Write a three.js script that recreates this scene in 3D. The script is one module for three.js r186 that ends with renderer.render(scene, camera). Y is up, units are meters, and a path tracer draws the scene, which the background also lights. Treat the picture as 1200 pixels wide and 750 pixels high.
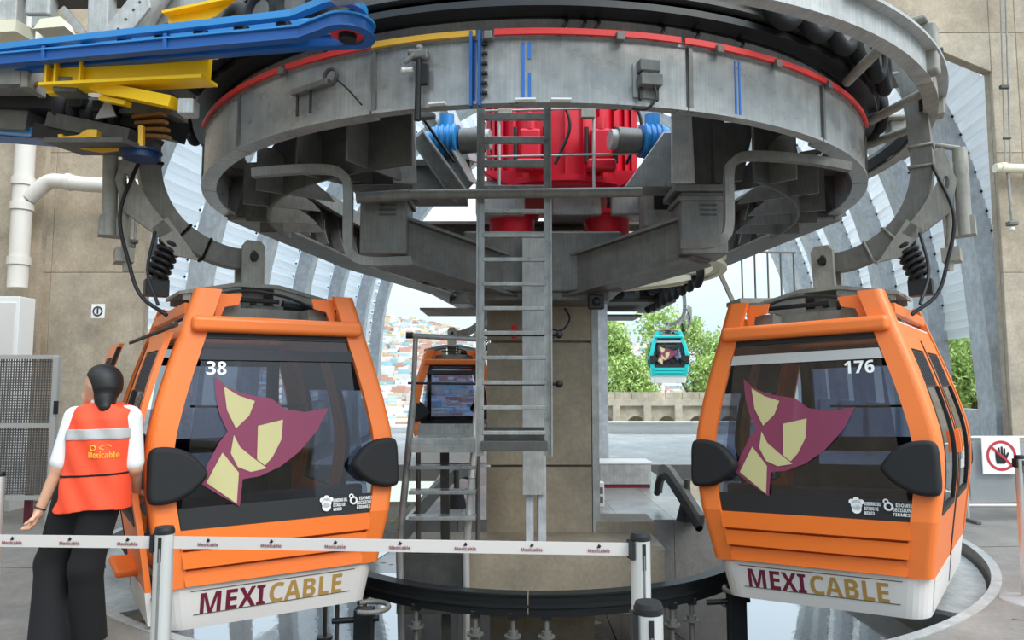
import * as THREE from 'three';
import { mergeGeometries, mergeVertices } from 'three/addons/utils/BufferGeometryUtils.js';
import { RoundedBoxGeometry } from 'three/addons/geometries/RoundedBoxGeometry.js';
import { MarchingCubes } from 'three/addons/objects/MarchingCubes.js';
import { FontLoader } from 'three/addons/loaders/FontLoader.js';

// ---------------------------------------------------------------- camera, sky, light, exposure
const scene = new THREE.Scene();
const R = d => d * Math.PI / 180;
const FOCAL = 870, TILT = Math.atan(75 / 870), EYE = 1.5;
const camera = new THREE.PerspectiveCamera(2 * Math.atan(375 / FOCAL) * 180 / Math.PI, 1.6, 0.05, 3000);
camera.position.set(0, EYE, 0);
camera.rotation.x = TILT;
camera.updateMatrixWorld();
scene.add(camera);
const renderer = new THREE.WebGLRenderer({ antialias: true });
renderer.toneMapping = THREE.LinearToneMapping;
renderer.toneMappingExposure = 1.5;
renderer.shadowMap.enabled = true;

function rng(seed) { let s = seed >>> 0; return () => { s = (s + 0x6D2B79F5) >>> 0; let t = s; t = Math.imul(t ^ (t >>> 15), t | 1); t ^= t + Math.imul(t ^ (t >>> 7), t | 61); return ((t ^ (t >>> 14)) >>> 0) / 4294967296; }; }
// value noise that tiles
function tileNoise(seed, n) {
  const r = rng(seed), g = new Float32Array(n * n).map(() => r());
  return (u, v) => {
    const x = ((u % 1) + 1) % 1 * n, y = ((v % 1) + 1) % 1 * n, x0 = Math.floor(x), y0 = Math.floor(y);
    let fx = x - x0, fy = y - y0; fx = fx * fx * (3 - 2 * fx); fy = fy * fy * (3 - 2 * fy);
    const a = g[(y0 % n) * n + x0 % n], b = g[(y0 % n) * n + (x0 + 1) % n], c = g[((y0 + 1) % n) * n + x0 % n], d = g[((y0 + 1) % n) * n + (x0 + 1) % n];
    return a + (b - a) * fx + (c - a) * fy + (a - b - c + d) * fx * fy;
  };
}
function fbm(seed, base, oct) { const ns = []; for (let i = 0; i < oct; i++) ns.push(tileNoise(seed + i * 17, base << i)); return (u, v) => { let s = 0, a = 0.5, t = 0; for (const n of ns) { s += a * n(u, v); t += a; a *= 0.55; } return s / t; }; }
function tex(size, f, srgb = true, repeat = 1) {
  const d = new Uint8Array(size * size * 4);
  for (let y = 0; y < size; y++) for (let x = 0; x < size; x++) {
    const c = f((x + 0.5) / size, (y + 0.5) / size), o = (y * size + x) * 4, arr = Array.isArray(c) ? c : [c, c, c];
    for (let k = 0; k < 3; k++) d[o + k] = Math.max(0, Math.min(255, arr[k] * 255)); d[o + 3] = 255;
  }
  const t = new THREE.DataTexture(d, size, size, THREE.RGBAFormat); t.wrapS = t.wrapT = THREE.RepeatWrapping; t.magFilter = THREE.LinearFilter; t.minFilter = THREE.LinearFilter;
  t.repeat.set(repeat, repeat); if (srgb) t.colorSpace = THREE.SRGBColorSpace; t.needsUpdate = true; return t;
}
{ // bright hazy sky
  const w = 256, h = 128, data = new Float32Array(w * h * 4), n = fbm(5, 6, 4);
  for (let y = 0; y < h; y++) for (let x = 0; x < w; x++) {
    const el = Math.max(0, (y + 0.5) / h * 2 - 1), o = (y * w + x) * 4, cl = Math.min(1, Math.max(0, (n(x / w, y / h) - 0.42) * 3));
    const t = Math.pow(el, 0.6), k = 0.75 * cl;
    const b = 0.32 + 1.05 * Math.sin(el * 1.5708); data[o] = b * ((0.78 - 0.16 * t) * (1 - k) + 0.97 * k); data[o + 1] = b * ((0.95 - 0.12 * t) * (1 - k) + 0.98 * k); data[o + 2] = b * (1.05 * (1 - k) + 1.0 * k); data[o + 3] = 1;
  }
  const sky = new THREE.DataTexture(data, w, h, THREE.RGBAFormat, THREE.FloatType); sky.mapping = THREE.EquirectangularReflectionMapping; sky.magFilter = THREE.LinearFilter; sky.needsUpdate = true;
  scene.background = sky; scene.environment = sky; scene.backgroundIntensity = 1.8; scene.environmentIntensity = 1.8;
}
const sun = new THREE.DirectionalLight(0xfff6ea, 1.3); sun.position.set(46, 58, 6); sun.target.position.set(0, 0, -40);
sun.castShadow = true; Object.assign(sun.shadow.camera, { left: -80, right: 80, top: 80, bottom: -80, near: 1, far: 400 }); sun.shadow.mapSize.set(4096, 4096); sun.shadow.radius = 55; scene.add(sun, sun.target);

// ---------------------------------------------------------------- helpers
const V = (x, y, z) => new THREE.Vector3(x, y, z);
const _c = Math.cos(TILT), _s = Math.sin(TILT);
function at(px, py, d) { const a = (px - 600) / FOCAL, b = (375 - py) / FOCAL, s = d / (_c - b * _s); return V(a * s, EYE + (b * _c + _s) * s, -d); }   // a measured point of the photograph at its own distance
const taken = {};
function numbered(n) { if (!(n in taken)) { taken[n] = 0; return n; } taken[n]++; return n + '_' + String(taken[n]).padStart(3, '0'); }
function thing(name, label, category, pos = [0, 0, 0], turn = 0, group) { const o = new THREE.Group(); o.name = numbered(name); scene.add(o); o.position.set(...pos); o.rotation.y = turn; o.userData = { label, category }; if (group) o.userData.group = group; return o; }
function uvBox(g) {
  if (g.index) g = g.toNonIndexed(); const p = g.attributes.position, uv = new Float32Array(p.count * 2), a = V(), b = V(), c = V(), n = V();
  for (let i = 0; i < p.count; i += 3) {
    a.fromBufferAttribute(p, i); b.fromBufferAttribute(p, i + 1); c.fromBufferAttribute(p, i + 2); n.copy(b).sub(a).cross(c.clone().sub(a));
    const ax = Math.abs(n.x), ay = Math.abs(n.y), az = Math.abs(n.z);
    [a, b, c].forEach((v, k) => { const o = (i + k) * 2; if (ay >= ax && ay >= az) { uv[o] = v.x; uv[o + 1] = v.z; } else if (ax >= az) { uv[o] = v.z; uv[o + 1] = v.y; } else { uv[o] = v.x; uv[o + 1] = v.y; } });
  }
  g.setAttribute('uv', new THREE.BufferAttribute(uv, 2)); return g;
}
function clean(g) { g = uvBox(g); if (!g.attributes.normal) g.computeVertexNormals(); for (const k of Object.keys(g.attributes)) if (!['position', 'normal', 'uv'].includes(k)) g.deleteAttribute(k); return g; }
function merge(list) { const f = list.flat(9).map(clean); return f.length === 1 ? f[0] : mergeGeometries(f); }
function part(parent, name, geo, mat, label) { const m = new THREE.Mesh(Array.isArray(geo) ? merge(geo) : clean(geo), mat); m.castShadow = m.receiveShadow = true; if (parent === scene) m.name = numbered(name); else m.name = name; if (label) m.userData.label = label; parent.add(m); return m; }
function tag(o, label, category, group) { o.userData.label = label; o.userData.category = category; if (group) o.userData.group = group; return o; }
function struct(name, geo, mat, label) { const m = part(scene, name, geo, mat); m.userData.kind = 'structure'; m.userData.label = label; m.userData.category = name.split('_')[0]; return m; }
function structG(name, label) { const o = new THREE.Group(); o.name = name; o.userData = { kind: 'structure', label, category: name.split('_')[0] }; scene.add(o); return o; }
const box = (w, h, d, x = 0, y = 0, z = 0, ry = 0, rx = 0, rz = 0) => { const g = new THREE.BoxGeometry(w, h, d); if (rz) g.rotateZ(rz); if (rx) g.rotateX(rx); if (ry) g.rotateY(ry); return g.translate(x, y, z); };
const rbox = (w, h, d, x = 0, y = 0, z = 0, r = 0.01, ry = 0, rx = 0, rz = 0) => { const g = new RoundedBoxGeometry(w, h, d, 2, Math.min(r, w / 2.01, h / 2.01, d / 2.01)); if (rz) g.rotateZ(rz); if (rx) g.rotateX(rx); if (ry) g.rotateY(ry); return g.translate(x, y, z); };
const cyl = (r0, r1, h, x = 0, y = 0, z = 0, n = 20) => new THREE.CylinderGeometry(r1, r0, h, n).translate(x, y, z);
function aim(g, p, q) { const d = q.clone().sub(p), l = d.length(); g.applyQuaternion(new THREE.Quaternion().setFromUnitVectors(V(0, 1, 0), d.normalize())); return g.translate((p.x + q.x) / 2, (p.y + q.y) / 2, (p.z + q.z) / 2); }
const v3 = p => Array.isArray(p) ? V(...p) : p;
const rod = (p, q, r, n = 10, r1) => { p = v3(p); q = v3(q); return aim(new THREE.CylinderGeometry(r1 ?? r, r, p.distanceTo(q), n), p, q); };
// rectangular bar from p to q: w is across (horizontal), h is the other way
function bar(p, q, w, h, bev = 0) {
  p = v3(p); q = v3(q); const z = q.clone().sub(p), l = z.length(); z.normalize(); let up = Math.abs(z.y) > 0.97 ? V(0, 0, 1) : V(0, 1, 0); const x = up.clone().cross(z).normalize(); up = z.clone().cross(x);
  const g = bev ? new RoundedBoxGeometry(w, h, l, 2, bev) : new THREE.BoxGeometry(w, h, l); g.applyMatrix4(new THREE.Matrix4().makeBasis(x, up, z)); return g.translate((p.x + q.x) / 2, (p.y + q.y) / 2, (p.z + q.z) / 2);
}
function ibeam(p, q, w, h, t = 0.02) { p = v3(p); q = v3(q); const z = q.clone().sub(p).normalize(); let up = Math.abs(z.y) > 0.97 ? V(0, 0, 1) : V(0, 1, 0); const x = up.clone().cross(z).normalize(); up = z.clone().cross(x); const o = k => up.clone().multiplyScalar(k * (h / 2 - t / 2)); return [bar(p, q, t, h - 2 * t), bar(p.clone().add(o(1)), q.clone().add(o(1)), w, t), bar(p.clone().add(o(-1)), q.clone().add(o(-1)), w, t)]; }
const tube = (pts, r, n = 40, rs = 10, closed = false, tension = 0.5) => new THREE.TubeGeometry(new THREE.CatmullRomCurve3(pts.map(v3), closed, 'catmullrom', tension), n, r, rs, closed);
// sweep of a rectangle along a polyline, w horizontal-ish, h along the given up vector
function sweep(pts, w, h, up = V(0, 1, 0), closed = false) {
  pts = pts.map(v3); const n = pts.length, pos = [], idx = [], rings = [];
  for (let i = 0; i < n; i++) {
    const a = pts[closed ? (i - 1 + n) % n : Math.max(0, i - 1)], b = pts[closed ? (i + 1) % n : Math.min(n - 1, i + 1)], t = b.clone().sub(a).normalize(), s = t.clone().cross(up).normalize(), u = s.clone().cross(t).normalize();
    rings.push([[-1, -1], [1, -1], [1, 1], [-1, 1]].map(([k, m]) => pts[i].clone().addScaledVector(s, k * w / 2).addScaledVector(u, m * h / 2)));
  }
  const quad = (a, b, c, d) => { for (const v of [a, b, c, a, c, d]) pos.push(v.x, v.y, v.z); };
  for (let i = 0; i < (closed ? n : n - 1); i++) { const A = rings[i], B = rings[(i + 1) % n]; for (let k = 0; k < 4; k++) quad(A[k], A[(k + 1) % 4], B[(k + 1) % 4], B[k]); }
  if (!closed) { quad(rings[0][3], rings[0][2], rings[0][1], rings[0][0]); const E = rings[n - 1]; quad(E[0], E[1], E[2], E[3]); }
  const g = new THREE.BufferGeometry(); g.setAttribute('position', new THREE.Float32BufferAttribute(pos, 3)); g.computeVertexNormals(); return g;
}
const smooth = (pts, n, closed = false) => new THREE.CatmullRomCurve3(pts.map(v3), closed, 'catmullrom', 0.5).getPoints(n);
// flat plate from a 2D outline, centred on z
function plate(pts, t, bev = 0, holes = []) { const s = new THREE.Shape(pts.map(p => new THREE.Vector2(...p))); for (const [x, y, rx, ry] of holes) { const h = new THREE.Path(); h.absellipse(x, y, rx, ry, 0, Math.PI * 2, true); s.holes.push(h); } return new THREE.ExtrudeGeometry(s, { depth: t - 2 * bev, bevelEnabled: bev > 0, bevelSize: bev, bevelThickness: bev, bevelSegments: 1, curveSegments: 12 }).translate(0, 0, -(t - 2 * bev) / 2); }
// loft through rings of points (closed cross-sections of equal length)
function loft(rings, caps = true) {
  const pos = [], n = rings[0].length, idx = []; for (const r of rings) for (const p of r) pos.push(p.x, p.y, p.z);
  for (let i = 0; i < rings.length - 1; i++) for (let k = 0; k < n; k++) { const a = i * n + k, b = i * n + (k + 1) % n, c = a + n, d = b + n; idx.push(a, b, d, a, d, c); }
  let g = new THREE.BufferGeometry(); g.setAttribute('position', new THREE.Float32BufferAttribute(pos, 3)); g.setIndex(idx); g = g.toNonIndexed(); g.computeVertexNormals();
  if (!caps) return g;
  const cap = (r, flip) => { const o = V(); r.forEach(p => o.add(p)); o.divideScalar(n); const q = []; for (let k = 0; k < n; k++) { const a = r[k], b = r[(k + 1) % n]; for (const v of flip ? [o, b, a] : [o, a, b]) q.push(v.x, v.y, v.z); } const h = new THREE.BufferGeometry(); h.setAttribute('position', new THREE.Float32BufferAttribute(q, 3)); h.computeVertexNormals(); return h; };
  return mergeGeometries([g, cap(rings[0], true), cap(rings[rings.length - 1], false)].map(clean));
}
const PIT = -0.75;                                                 // level of the trench floor
const CX = 0.18, CZ = -7.0;                                        // centre of the turnaround
const pol = (r, deg, y, cx = CX, cz = CZ) => V(cx + r * Math.sin(R(deg)), y, cz + r * Math.cos(R(deg)));
// piece of a ring with a rectangular section
function arc(r0, r1, y0, y1, a0, a1, step = 2, cx = CX, cz = CZ) {
  const n = Math.max(1, Math.ceil(Math.abs(a1 - a0) / step)), rings = [];
  for (let i = 0; i <= n; i++) { const a = a0 + (a1 - a0) * i / n; rings.push([pol(r0, a, y0, cx, cz), pol(r0, a, y1, cx, cz), pol(r1, a, y1, cx, cz), pol(r1, a, y0, cx, cz)]); }
  const pos = [], q = (a, b, c, d) => { for (const v of [a, b, c, a, c, d]) pos.push(v.x, v.y, v.z); };
  for (let i = 0; i < n; i++) { const A = rings[i], B = rings[i + 1]; for (let k = 0; k < 4; k++) q(A[k], B[k], B[(k + 1) % 4], A[(k + 1) % 4]); }
  q(rings[0][0], rings[0][1], rings[0][2], rings[0][3]); const E = rings[n]; q(E[3], E[2], E[1], E[0]);
  const g = new THREE.BufferGeometry(); g.setAttribute('position', new THREE.Float32BufferAttribute(pos, 3)); g.computeVertexNormals(); return g;
}
// ---------------------------------------------------------------- materials
const nA = fbm(11, 4, 5), nB = fbm(23, 16, 4), nC = fbm(37, 2, 6), nD = tileNoise(51, 128), nS = tileNoise(61, 64);
const lerp = (a, b, t) => a + (b - a) * Math.max(0, Math.min(1, t));
const concreteTex = tex(512, (u, v) => { const k = 0.80 + 0.26 * (nA(u, v) - 0.5) + 0.16 * (nB(u, v) - 0.5) + 0.02 * (nS(u * 3, v * 0.15) - 0.5) + 0.07 * (nD(u, v) - 0.5); return [k * 1.0, k * 0.985, k * 0.96]; }, true, 0.35);
const galvTex = tex(512, (u, v) => { const k = 0.82 + 0.18 * (nB(u, v) - 0.5) + 0.08 * (nS(u * 2, v * 0.1) - 0.5) + 0.18 * (nA(u, v) - 0.5); return k; }, true, 1);
const bumpTex = tex(256, (u, v) => 0.5 + 0.5 * (nB(u, v) - 0.5) + 0.4 * (nD(u * 2, v * 2) - 0.5), false, 0.7);
const roughTex = tex(512, (u, v) => 0.62 + 0.5 * (nA(u, v) - 0.5) + 0.2 * (nB(u, v) - 0.5), false, 1);
const M = {};
const mat = (n, color, roughness, o = {}) => (M[n] = new THREE.MeshStandardMaterial({ color, roughness, ...o }));
mat('concrete', 0xd5c8b5, 0.9, { map: concreteTex, bumpMap: bumpTex, bumpScale: 0.004 });
mat('joint', 0x5c5348, 0.95);
mat('clad', 0xbdb29e, 0.6, { map: concreteTex });
mat('galv', 0xb4b5b2, 0.5, { map: galvTex, metalness: 0.25, roughnessMap: roughTex });
mat('galvLight', 0xcfd0cd, 0.5, { map: galvTex, metalness: 0.2 });
mat('steel', 0x84837e, 0.5, { map: galvTex, metalness: 0.3 });
mat('armGrey', 0x8b8880, 0.5, { map: galvTex, metalness: 0.15 });
mat('beige', 0xb2aea2, 0.55, { map: galvTex });
mat('steelShadeDark', 0x605f5b, 0.55, { map: galvTex, metalness: 0.3 });  // steel with the shade under the machinery put into its colour; some dark fittings too
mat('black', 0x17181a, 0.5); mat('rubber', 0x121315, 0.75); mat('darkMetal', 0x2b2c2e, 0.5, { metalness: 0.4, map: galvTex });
mat('rail', 0x1c2022, 0.45, { map: galvTex });
mat('red', 0xd5122c, 0.4); mat('redStrip', 0xd8322f, 0.5); mat('yellow', 0xf5c40a, 0.45); mat('yellowStrip', 0xd9a52a, 0.5); mat('blue', 0x2f86c6, 0.35); mat('blueTape', 0x2a6fc0, 0.6); mat('blueShadeDark', 0x0f559c, 0.45);  // the darker rail blue is the same blue with shade put into its colour
mat('orange', 0xef7a33, 0.38); mat('orangeDeep', 0xe96f1c, 0.4); mat('skirt', 0xdcd7d2, 0.45);
mat('teal', 0x17b8b4, 0.4); mat('whitePaint', 0xe9e9e6, 0.5); mat('cream', 0xe6dfc4, 0.6); mat('whitePipe', 0xd9d4cb, 0.5);
mat('alu', 0xd6d6d3, 0.32, { metalness: 0.55 }); mat('aluFrame', 0xb9bab8, 0.4, { metalness: 0.4 });
mat('maroon', 0x6f1f36, 0.45); mat('gold', 0xb08a4a, 0.5); mat('white', 0xf2f2f0, 0.5); mat('greyDark', 0x2e3036, 0.6); mat('seat', 0x34353b, 0.7);
mat('floor', 0x9d9a96, 0.55, { map: concreteTex, bumpMap: bumpTex, bumpScale: 0.0015 }); mat('tile', 0xb9b9ba, 0.25, { map: concreteTex });
mat('beltMat', 0xcac3bd, 0.8); M.sheet = new THREE.MeshPhysicalMaterial({ color: 0xf2f5f8, roughness: 0.9, transmission: 0.38, thickness: 0 }); mat('rib', 0xe0e5ea, 0.4, { map: galvTex });
mat('meshGrey', 0x5f5d5c, 0.7); mat('skin', 0xd2a183, 0.6); mat('hair', 0x111011, 0.55); mat('cloth', 0x0d0d0f, 0.9); mat('vest', 0xff5330, 0.75); mat('shirt', 0xe9e8e6, 0.85); mat('reflective', 0xb5b3b1, 0.45); mat('vestPrint', 0xf0b33a, 0.7);
M.glass = new THREE.MeshPhysicalMaterial({ color: 0x9ca4b8, roughness: 0.03, transmission: 1, thickness: 0, ior: 1.6, specularIntensity: 1 });
M.glassClear = new THREE.MeshPhysicalMaterial({ color: 0xdfe8ea, roughness: 0.02, transmission: 1, thickness: 0, ior: 1.5 });
M.logoMaroon = new THREE.MeshStandardMaterial({ color: 0x8a3a58, roughness: 0.3, transparent: true, opacity: 0.8 });
M.logoGold = new THREE.MeshStandardMaterial({ color: 0xc9c08a, roughness: 0.3, transparent: true, opacity: 0.88 });
const bold = await new FontLoader().loadAsync('fonts/droid/droid_sans_bold.typeface.json');
function letters(str, size, depth = 0.003) { const g = new THREE.ExtrudeGeometry(bold.generateShapes(str, size), { depth, bevelEnabled: false, curveSegments: 4 }); g.computeBoundingBox(); const b = g.boundingBox; return { g, w: b.max.x }; }
// ---------------------------------------------------------------- the setting
{ // platform with a round-ended trench for the cabins
  const s = new THREE.Shape(); s.moveTo(-9, 8); s.lineTo(16, 8); s.lineTo(16, -26); s.lineTo(-9, -26); s.lineTo(-9, 8);
  const h = new THREE.Path(), cx = CX, cz = -8.2, r = 4.22; h.moveTo(cx - r, -14); for (let a = -90; a <= 90; a += 3) h.lineTo(cx + r * Math.sin(R(a)), cz + r * Math.cos(R(a))); h.lineTo(cx + r, -14); h.lineTo(cx - r, -14); s.holes.push(h);
  const g = new THREE.ExtrudeGeometry(s, { depth: 0.3, bevelEnabled: false }).rotateX(Math.PI / 2); g.scale(1, 1, 1);
  const fl = struct('floor', g, M.floor, 'grey concrete boarding platform around the trench');
  const pts = []; for (let a = -86; a <= 86; a += 2) pts.push(V(cx + (r + 0.03) * Math.sin(R(a)), 0.003, cz + (r + 0.03) * Math.cos(R(a))));
  part(fl, 'edge_strip', sweep(pts, 0.07, 0.006), M.galvLight, 'thin metal strip along the round platform edge');
  part(fl, 'yellow_line', [box(2.4, 0.004, 0.05, 3.15, 0.002, -3.6, R(42))], mat('lineYellow', 0xb5a67c, 0.8, { map: concreteTex }), 'faint worn yellow floor line');
  const jp = []; for (const [x0, z0, x1, z1] of [[3.2, -4.9, 9, -2.5], [-3.0, -4.4, -9, -2.4], [4.2, -7, 12, -7.6], [-3.6, -6.2, -9, -6.6]]) jp.push(bar([x0, 0.001, z0], [x1, 0.001, z1], 0.012, 0.003)); part(fl, 'floor_joint', jp, M.joint);
}
{ // trench floor of slabs
  const pit = structG('floor_trench', 'lower trench floor of concrete slabs, wet in places'); const wetTex = tex(512, (u, v) => { const k = nC(u, v) * 0.7 + nA(u * 2, v * 2) * 0.3, w = k > 0.52 ? 0.62 : k > 0.505 ? 0.8 : 1.0; return [w, w * 0.985, w * 0.96].map(c => c * (0.86 + 0.25 * (nB(u, v) - 0.5))); }, true, 0.25);
  const wetRough = tex(512, (u, v) => { const k = nC(u, v) * 0.7 + nA(u * 2, v * 2) * 0.3; return k > 0.52 ? 0.12 : 0.62; }, false, 0.25);
  mat('pit', 0xa89b88, 1, { map: wetTex, roughnessMap: wetRough });
  for (let i = 0; i < 7; i++) for (let j = 0; j < 5; j++) { const x = -4.05 + i * 1.42, z = -4.6 - j * 2.2; part(pit, 'floor_slab', box(1.41, 0.1, 2.19, x, PIT - 0.05, z), M.pit); }
  part(pit, 'bed', box(10.5, 0.1, 11.5, CX, PIT - 0.16, -8.9), M.joint);
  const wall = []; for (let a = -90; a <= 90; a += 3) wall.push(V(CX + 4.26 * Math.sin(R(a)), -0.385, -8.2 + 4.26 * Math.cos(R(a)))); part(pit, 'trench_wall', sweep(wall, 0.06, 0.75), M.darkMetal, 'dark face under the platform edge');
  for (const s of [-1, 1]) part(pit, 'step_plate', arc(3.6, 4.18, -0.13, -0.1, s * 46, s * 84, 2, CX, -8.2), M.galvLight, 'pale metal step plate just below the platform edge');
  // standing water
  M.water = new THREE.MeshPhysicalMaterial({ color: 0x4c4b49, roughness: 0.02, ior: 2.3, specularIntensity: 1, clearcoat: 1, clearcoatRoughness: 0.01, bumpMap: tex(256, (u, v) => nA(u, v), false, 1.5), bumpScale: 0.0015 });
  const puddle = (x, z, rx, rz, seed) => { const n = fbm(seed, 5, 3), p = []; for (let i = 0; i < 72; i++) { const t = i / 72, k = 0.72 + 0.56 * n(t, 0.3); p.push([x + rx * k * Math.cos(t * 6.2832), z + rz * k * Math.sin(t * 6.2832)]); } return plate(p.map(q => [q[0], q[1]]), 0.004).rotateX(Math.PI / 2).translate(0, PIT + 0.004, 0); };
  for (const [x, z, rx, rz, sd] of [[2.85, -7.3, 1.55, 2.0, 3], [-1.85, -7.2, 1.7, 2.1, 8], [-2.6, -10.5, 1.0, 1.8, 4], [3.3, -10.8, 0.8, 1.8, 6]]) { const w = part(pit, 'water_film', puddle(x, z, rx, rz, sd), M.water, 'shallow standing water mirroring the sky'); w.userData.kind = 'stuff'; }
}
{ const fl = structG('floor_island', 'pale tiled floor behind the central column'); const tv = [M.tile, mat('tileB', 0xc2c1c0, 0.3, { map: concreteTex }), mat('tileC', 0xb0b0b3, 0.28, { map: concreteTex })]; const r = rng(4);
  for (let i = 0; i < 6; i++) for (let j = 0; j < 8; j++) part(fl, 'floor_tile', box(0.595, 0.74, 0.695, -0.9 + i * 0.6, -0.37, -8.75 - j * 0.7), tv[Math.floor(r() * 3)]);
  part(fl, 'back_floor', box(13.4, 0.2, 8.6, 2.9, -0.094, -18.32), mat('paleFloor', 0xe2dedb, 0.5, { map: concreteTex })); part(fl, 'bedding', box(3.5, 0.7, 5.5, 0.6, -0.4, -11.2), M.joint); }

// concrete portal walls, built of panels with open joints
const DW = 9.6, xe = at(1172, 260, DW).x, xl = at(170, 300, DW).x, s0 = at(1080, 50, DW), s1 = at(1165, 85, DW), slope = (s0.y - s1.y) / (s0.x - s1.x);
function clipHalf(poly, f) { const o = []; for (let i = 0; i < poly.length; i++) { const a = poly[i], b = poly[(i + 1) % poly.length], fa = f(a), fb = f(b); if (fa >= 0) o.push(a); if (fa * fb < 0) { const t = fa / (fa - fb); o.push([a[0] + (b[0] - a[0]) * t, a[1] + (b[1] - a[1]) * t]); } } return o; }
function panelWall(name, label, xs, ys, keep, mats, z, thick = 0.16) {
  const w = structG(name, label), gap = 0.008; let k = 0;
  for (let i = 0; i < xs.length - 1; i++) for (let j = 0; j < ys.length - 1; j++) { let p = [[xs[i] + gap, ys[j] + gap], [xs[i + 1] - gap, ys[j] + gap], [xs[i + 1] - gap, ys[j + 1] - gap], [xs[i] + gap, ys[j + 1] - gap]]; for (const f of keep) p = clipHalf(p, f); if (p.length < 3) continue; part(w, 'concrete_panel', plate(p, 0.06, 0.006).translate(0, 0, z - 0.03), mats[(k++ * 7) % mats.length]); }
  let b = [[xs[0], ys[0]], [xs.at(-1), ys[0]], [xs.at(-1), ys.at(-1)], [xs[0], ys.at(-1)]]; for (const f of keep) b = clipHalf(b, p => f(p) - 0.004); part(w, 'wall_core', plate(b, thick - 0.07).translate(0, 0, z - 0.065 - (thick - 0.07) / 2), mats[0]); return w;
}
const cR = [M.concrete, mat('concreteB', 0xcfc0ab, 0.9, { map: concreteTex, bumpMap: bumpTex, bumpScale: 0.004 })], cL = cR;
const yj = [0, 2.95, 4.55, 6.2, 7.8, 9.2];
panelWall('wall_right', 'beige concrete panel wall right of the vault opening', [xe, xe + 0.35, 8.6, 11, 13.5, 16], yj, [], cR, -DW);
panelWall('wall_right_haunch', 'sloping concrete corner above the right of the opening', [2.2, 4.2, xe], yj, [p => p[1] - (s1.y + slope * (p[0] - s1.x))], cR, -DW);
const wl = panelWall('wall_left', 'beige concrete panel wall left of the vault opening', [-9, -7.6, xl - 1.22, xl], yj, [], cL, -DW);
part(wl, 'pilaster', box(0.9, 9.2, 0.1, xl - 1.75, 4.6, -DW + 0.05), M.concrete);
panelWall('wall_left_haunch', 'sloping concrete corner above the left of the opening', [xl, -2.4], yj, [p => p[1] - (5.4 + 0.5 * (p[0] - xl))], cL, -DW);
struct('wall_side_added', box(0.3, 9.2, 18, -9.15, 4.6, -0.8), M.concrete, 'unseen concrete side wall added to keep the left of the hall darker');  // added out of view, keeps light off the left side
struct('wall_back_added', [box(25, 3.9, 0.3, 3.5, 1.95, 9.0), box(25, 0.2, 0.5, 3.5, 4.0, 9.0)], M.concrete, 'low concrete wall added unseen behind the viewer to darken the window reflections');  // added out of view so the cabin windows mirror something dark low down

// barrel vault of corrugated sheet on curved ribs
const vxc = d => 0.6 + (d - 11) * 0.15, VW = 6.6, VY = 2.5, VB = 7.2;
const vp = (d, deg, off = 0) => V(vxc(d) + (VW + off) * Math.sin(R(deg)), VY + (VB + off) * Math.cos(R(deg)), -d);
{
  const vault = structG('ceiling_vault', 'curved corrugated metal roof vault on pale steel ribs');
  const ds = [9.7, 11, 13, 15, 17, 19, 21, 22.5];
  for (let b = 0; b < ds.length - 1; b++) for (const [t0, t1] of [[-92, -46], [-46, 0], [0, 46], [46, 92]]) {
    const n = Math.round((t1 - t0) / 2.4), prof = []; for (let i = 0; i < n; i++) { const a = t0 + (t1 - t0) * i / n, w = (t1 - t0) / n; prof.push([a, 0], [a + w * 0.44, 0], [a + w * 0.52, 0.1], [a + w * 0.92, 0.1]); } prof.push([t1, 0]);
    const pos = []; for (let i = 0; i < prof.length - 1; i++) { const d0 = ds[b] + 0.02, d1 = ds[b + 1] - 0.02, A = vp(d0, ...prof[i]), B = vp(d0, ...prof[i + 1]), C = vp(d1, ...prof[i + 1]), D = vp(d1, ...prof[i]); for (const v of [A, B, C, A, C, D]) pos.push(v.x, v.y, v.z); }
    const g = new THREE.BufferGeometry(); g.setAttribute('position', new THREE.Float32BufferAttribute(pos, 3)); g.computeVertexNormals(); part(vault, 'corrugated_sheet', g, M.sheet);
  }
  ds.slice(1).forEach((d, k) => {
    const path = [], w = 0.42; const foot = s => [V(vxc(d) + s * (VW - 0.1), 0, -d), V(vxc(d) + s * (VW - 0.06), 1.2, -d)];
    path.push(...foot(-1)); for (let a = -86; a <= 86; a += 4) path.push(vp(d, a, -0.16)); path.push(...foot(1).reverse());
    const rib = part(vault, 'rib', sweepRib(path, 0.3, w), M.rib); 
    const bolts = []; for (let a = -88; a <= 88; a += 2.4) for (const s of [-1, 1]) { const p = vp(d + s * (w / 2 + 0.04), a, -0.02); bolts.push(new THREE.OctahedronGeometry(0.028).translate(p.x, p.y, p.z)); }
    const bm = part(rib, 'bolt_rows', bolts, M.darkMetal); bm.userData.kind = 'stuff';
  });
  // sill between the rib feet
  for (const s of [-1, 1]) part(vault, 'sill', bar([vxc(10.3) + s * VW, 0.55, -10.3], [vxc(22.2) + s * VW, 0.55, -22.2], 0.2, 1.1), M.rib, 'low pale wall between the rib feet');
}
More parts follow.
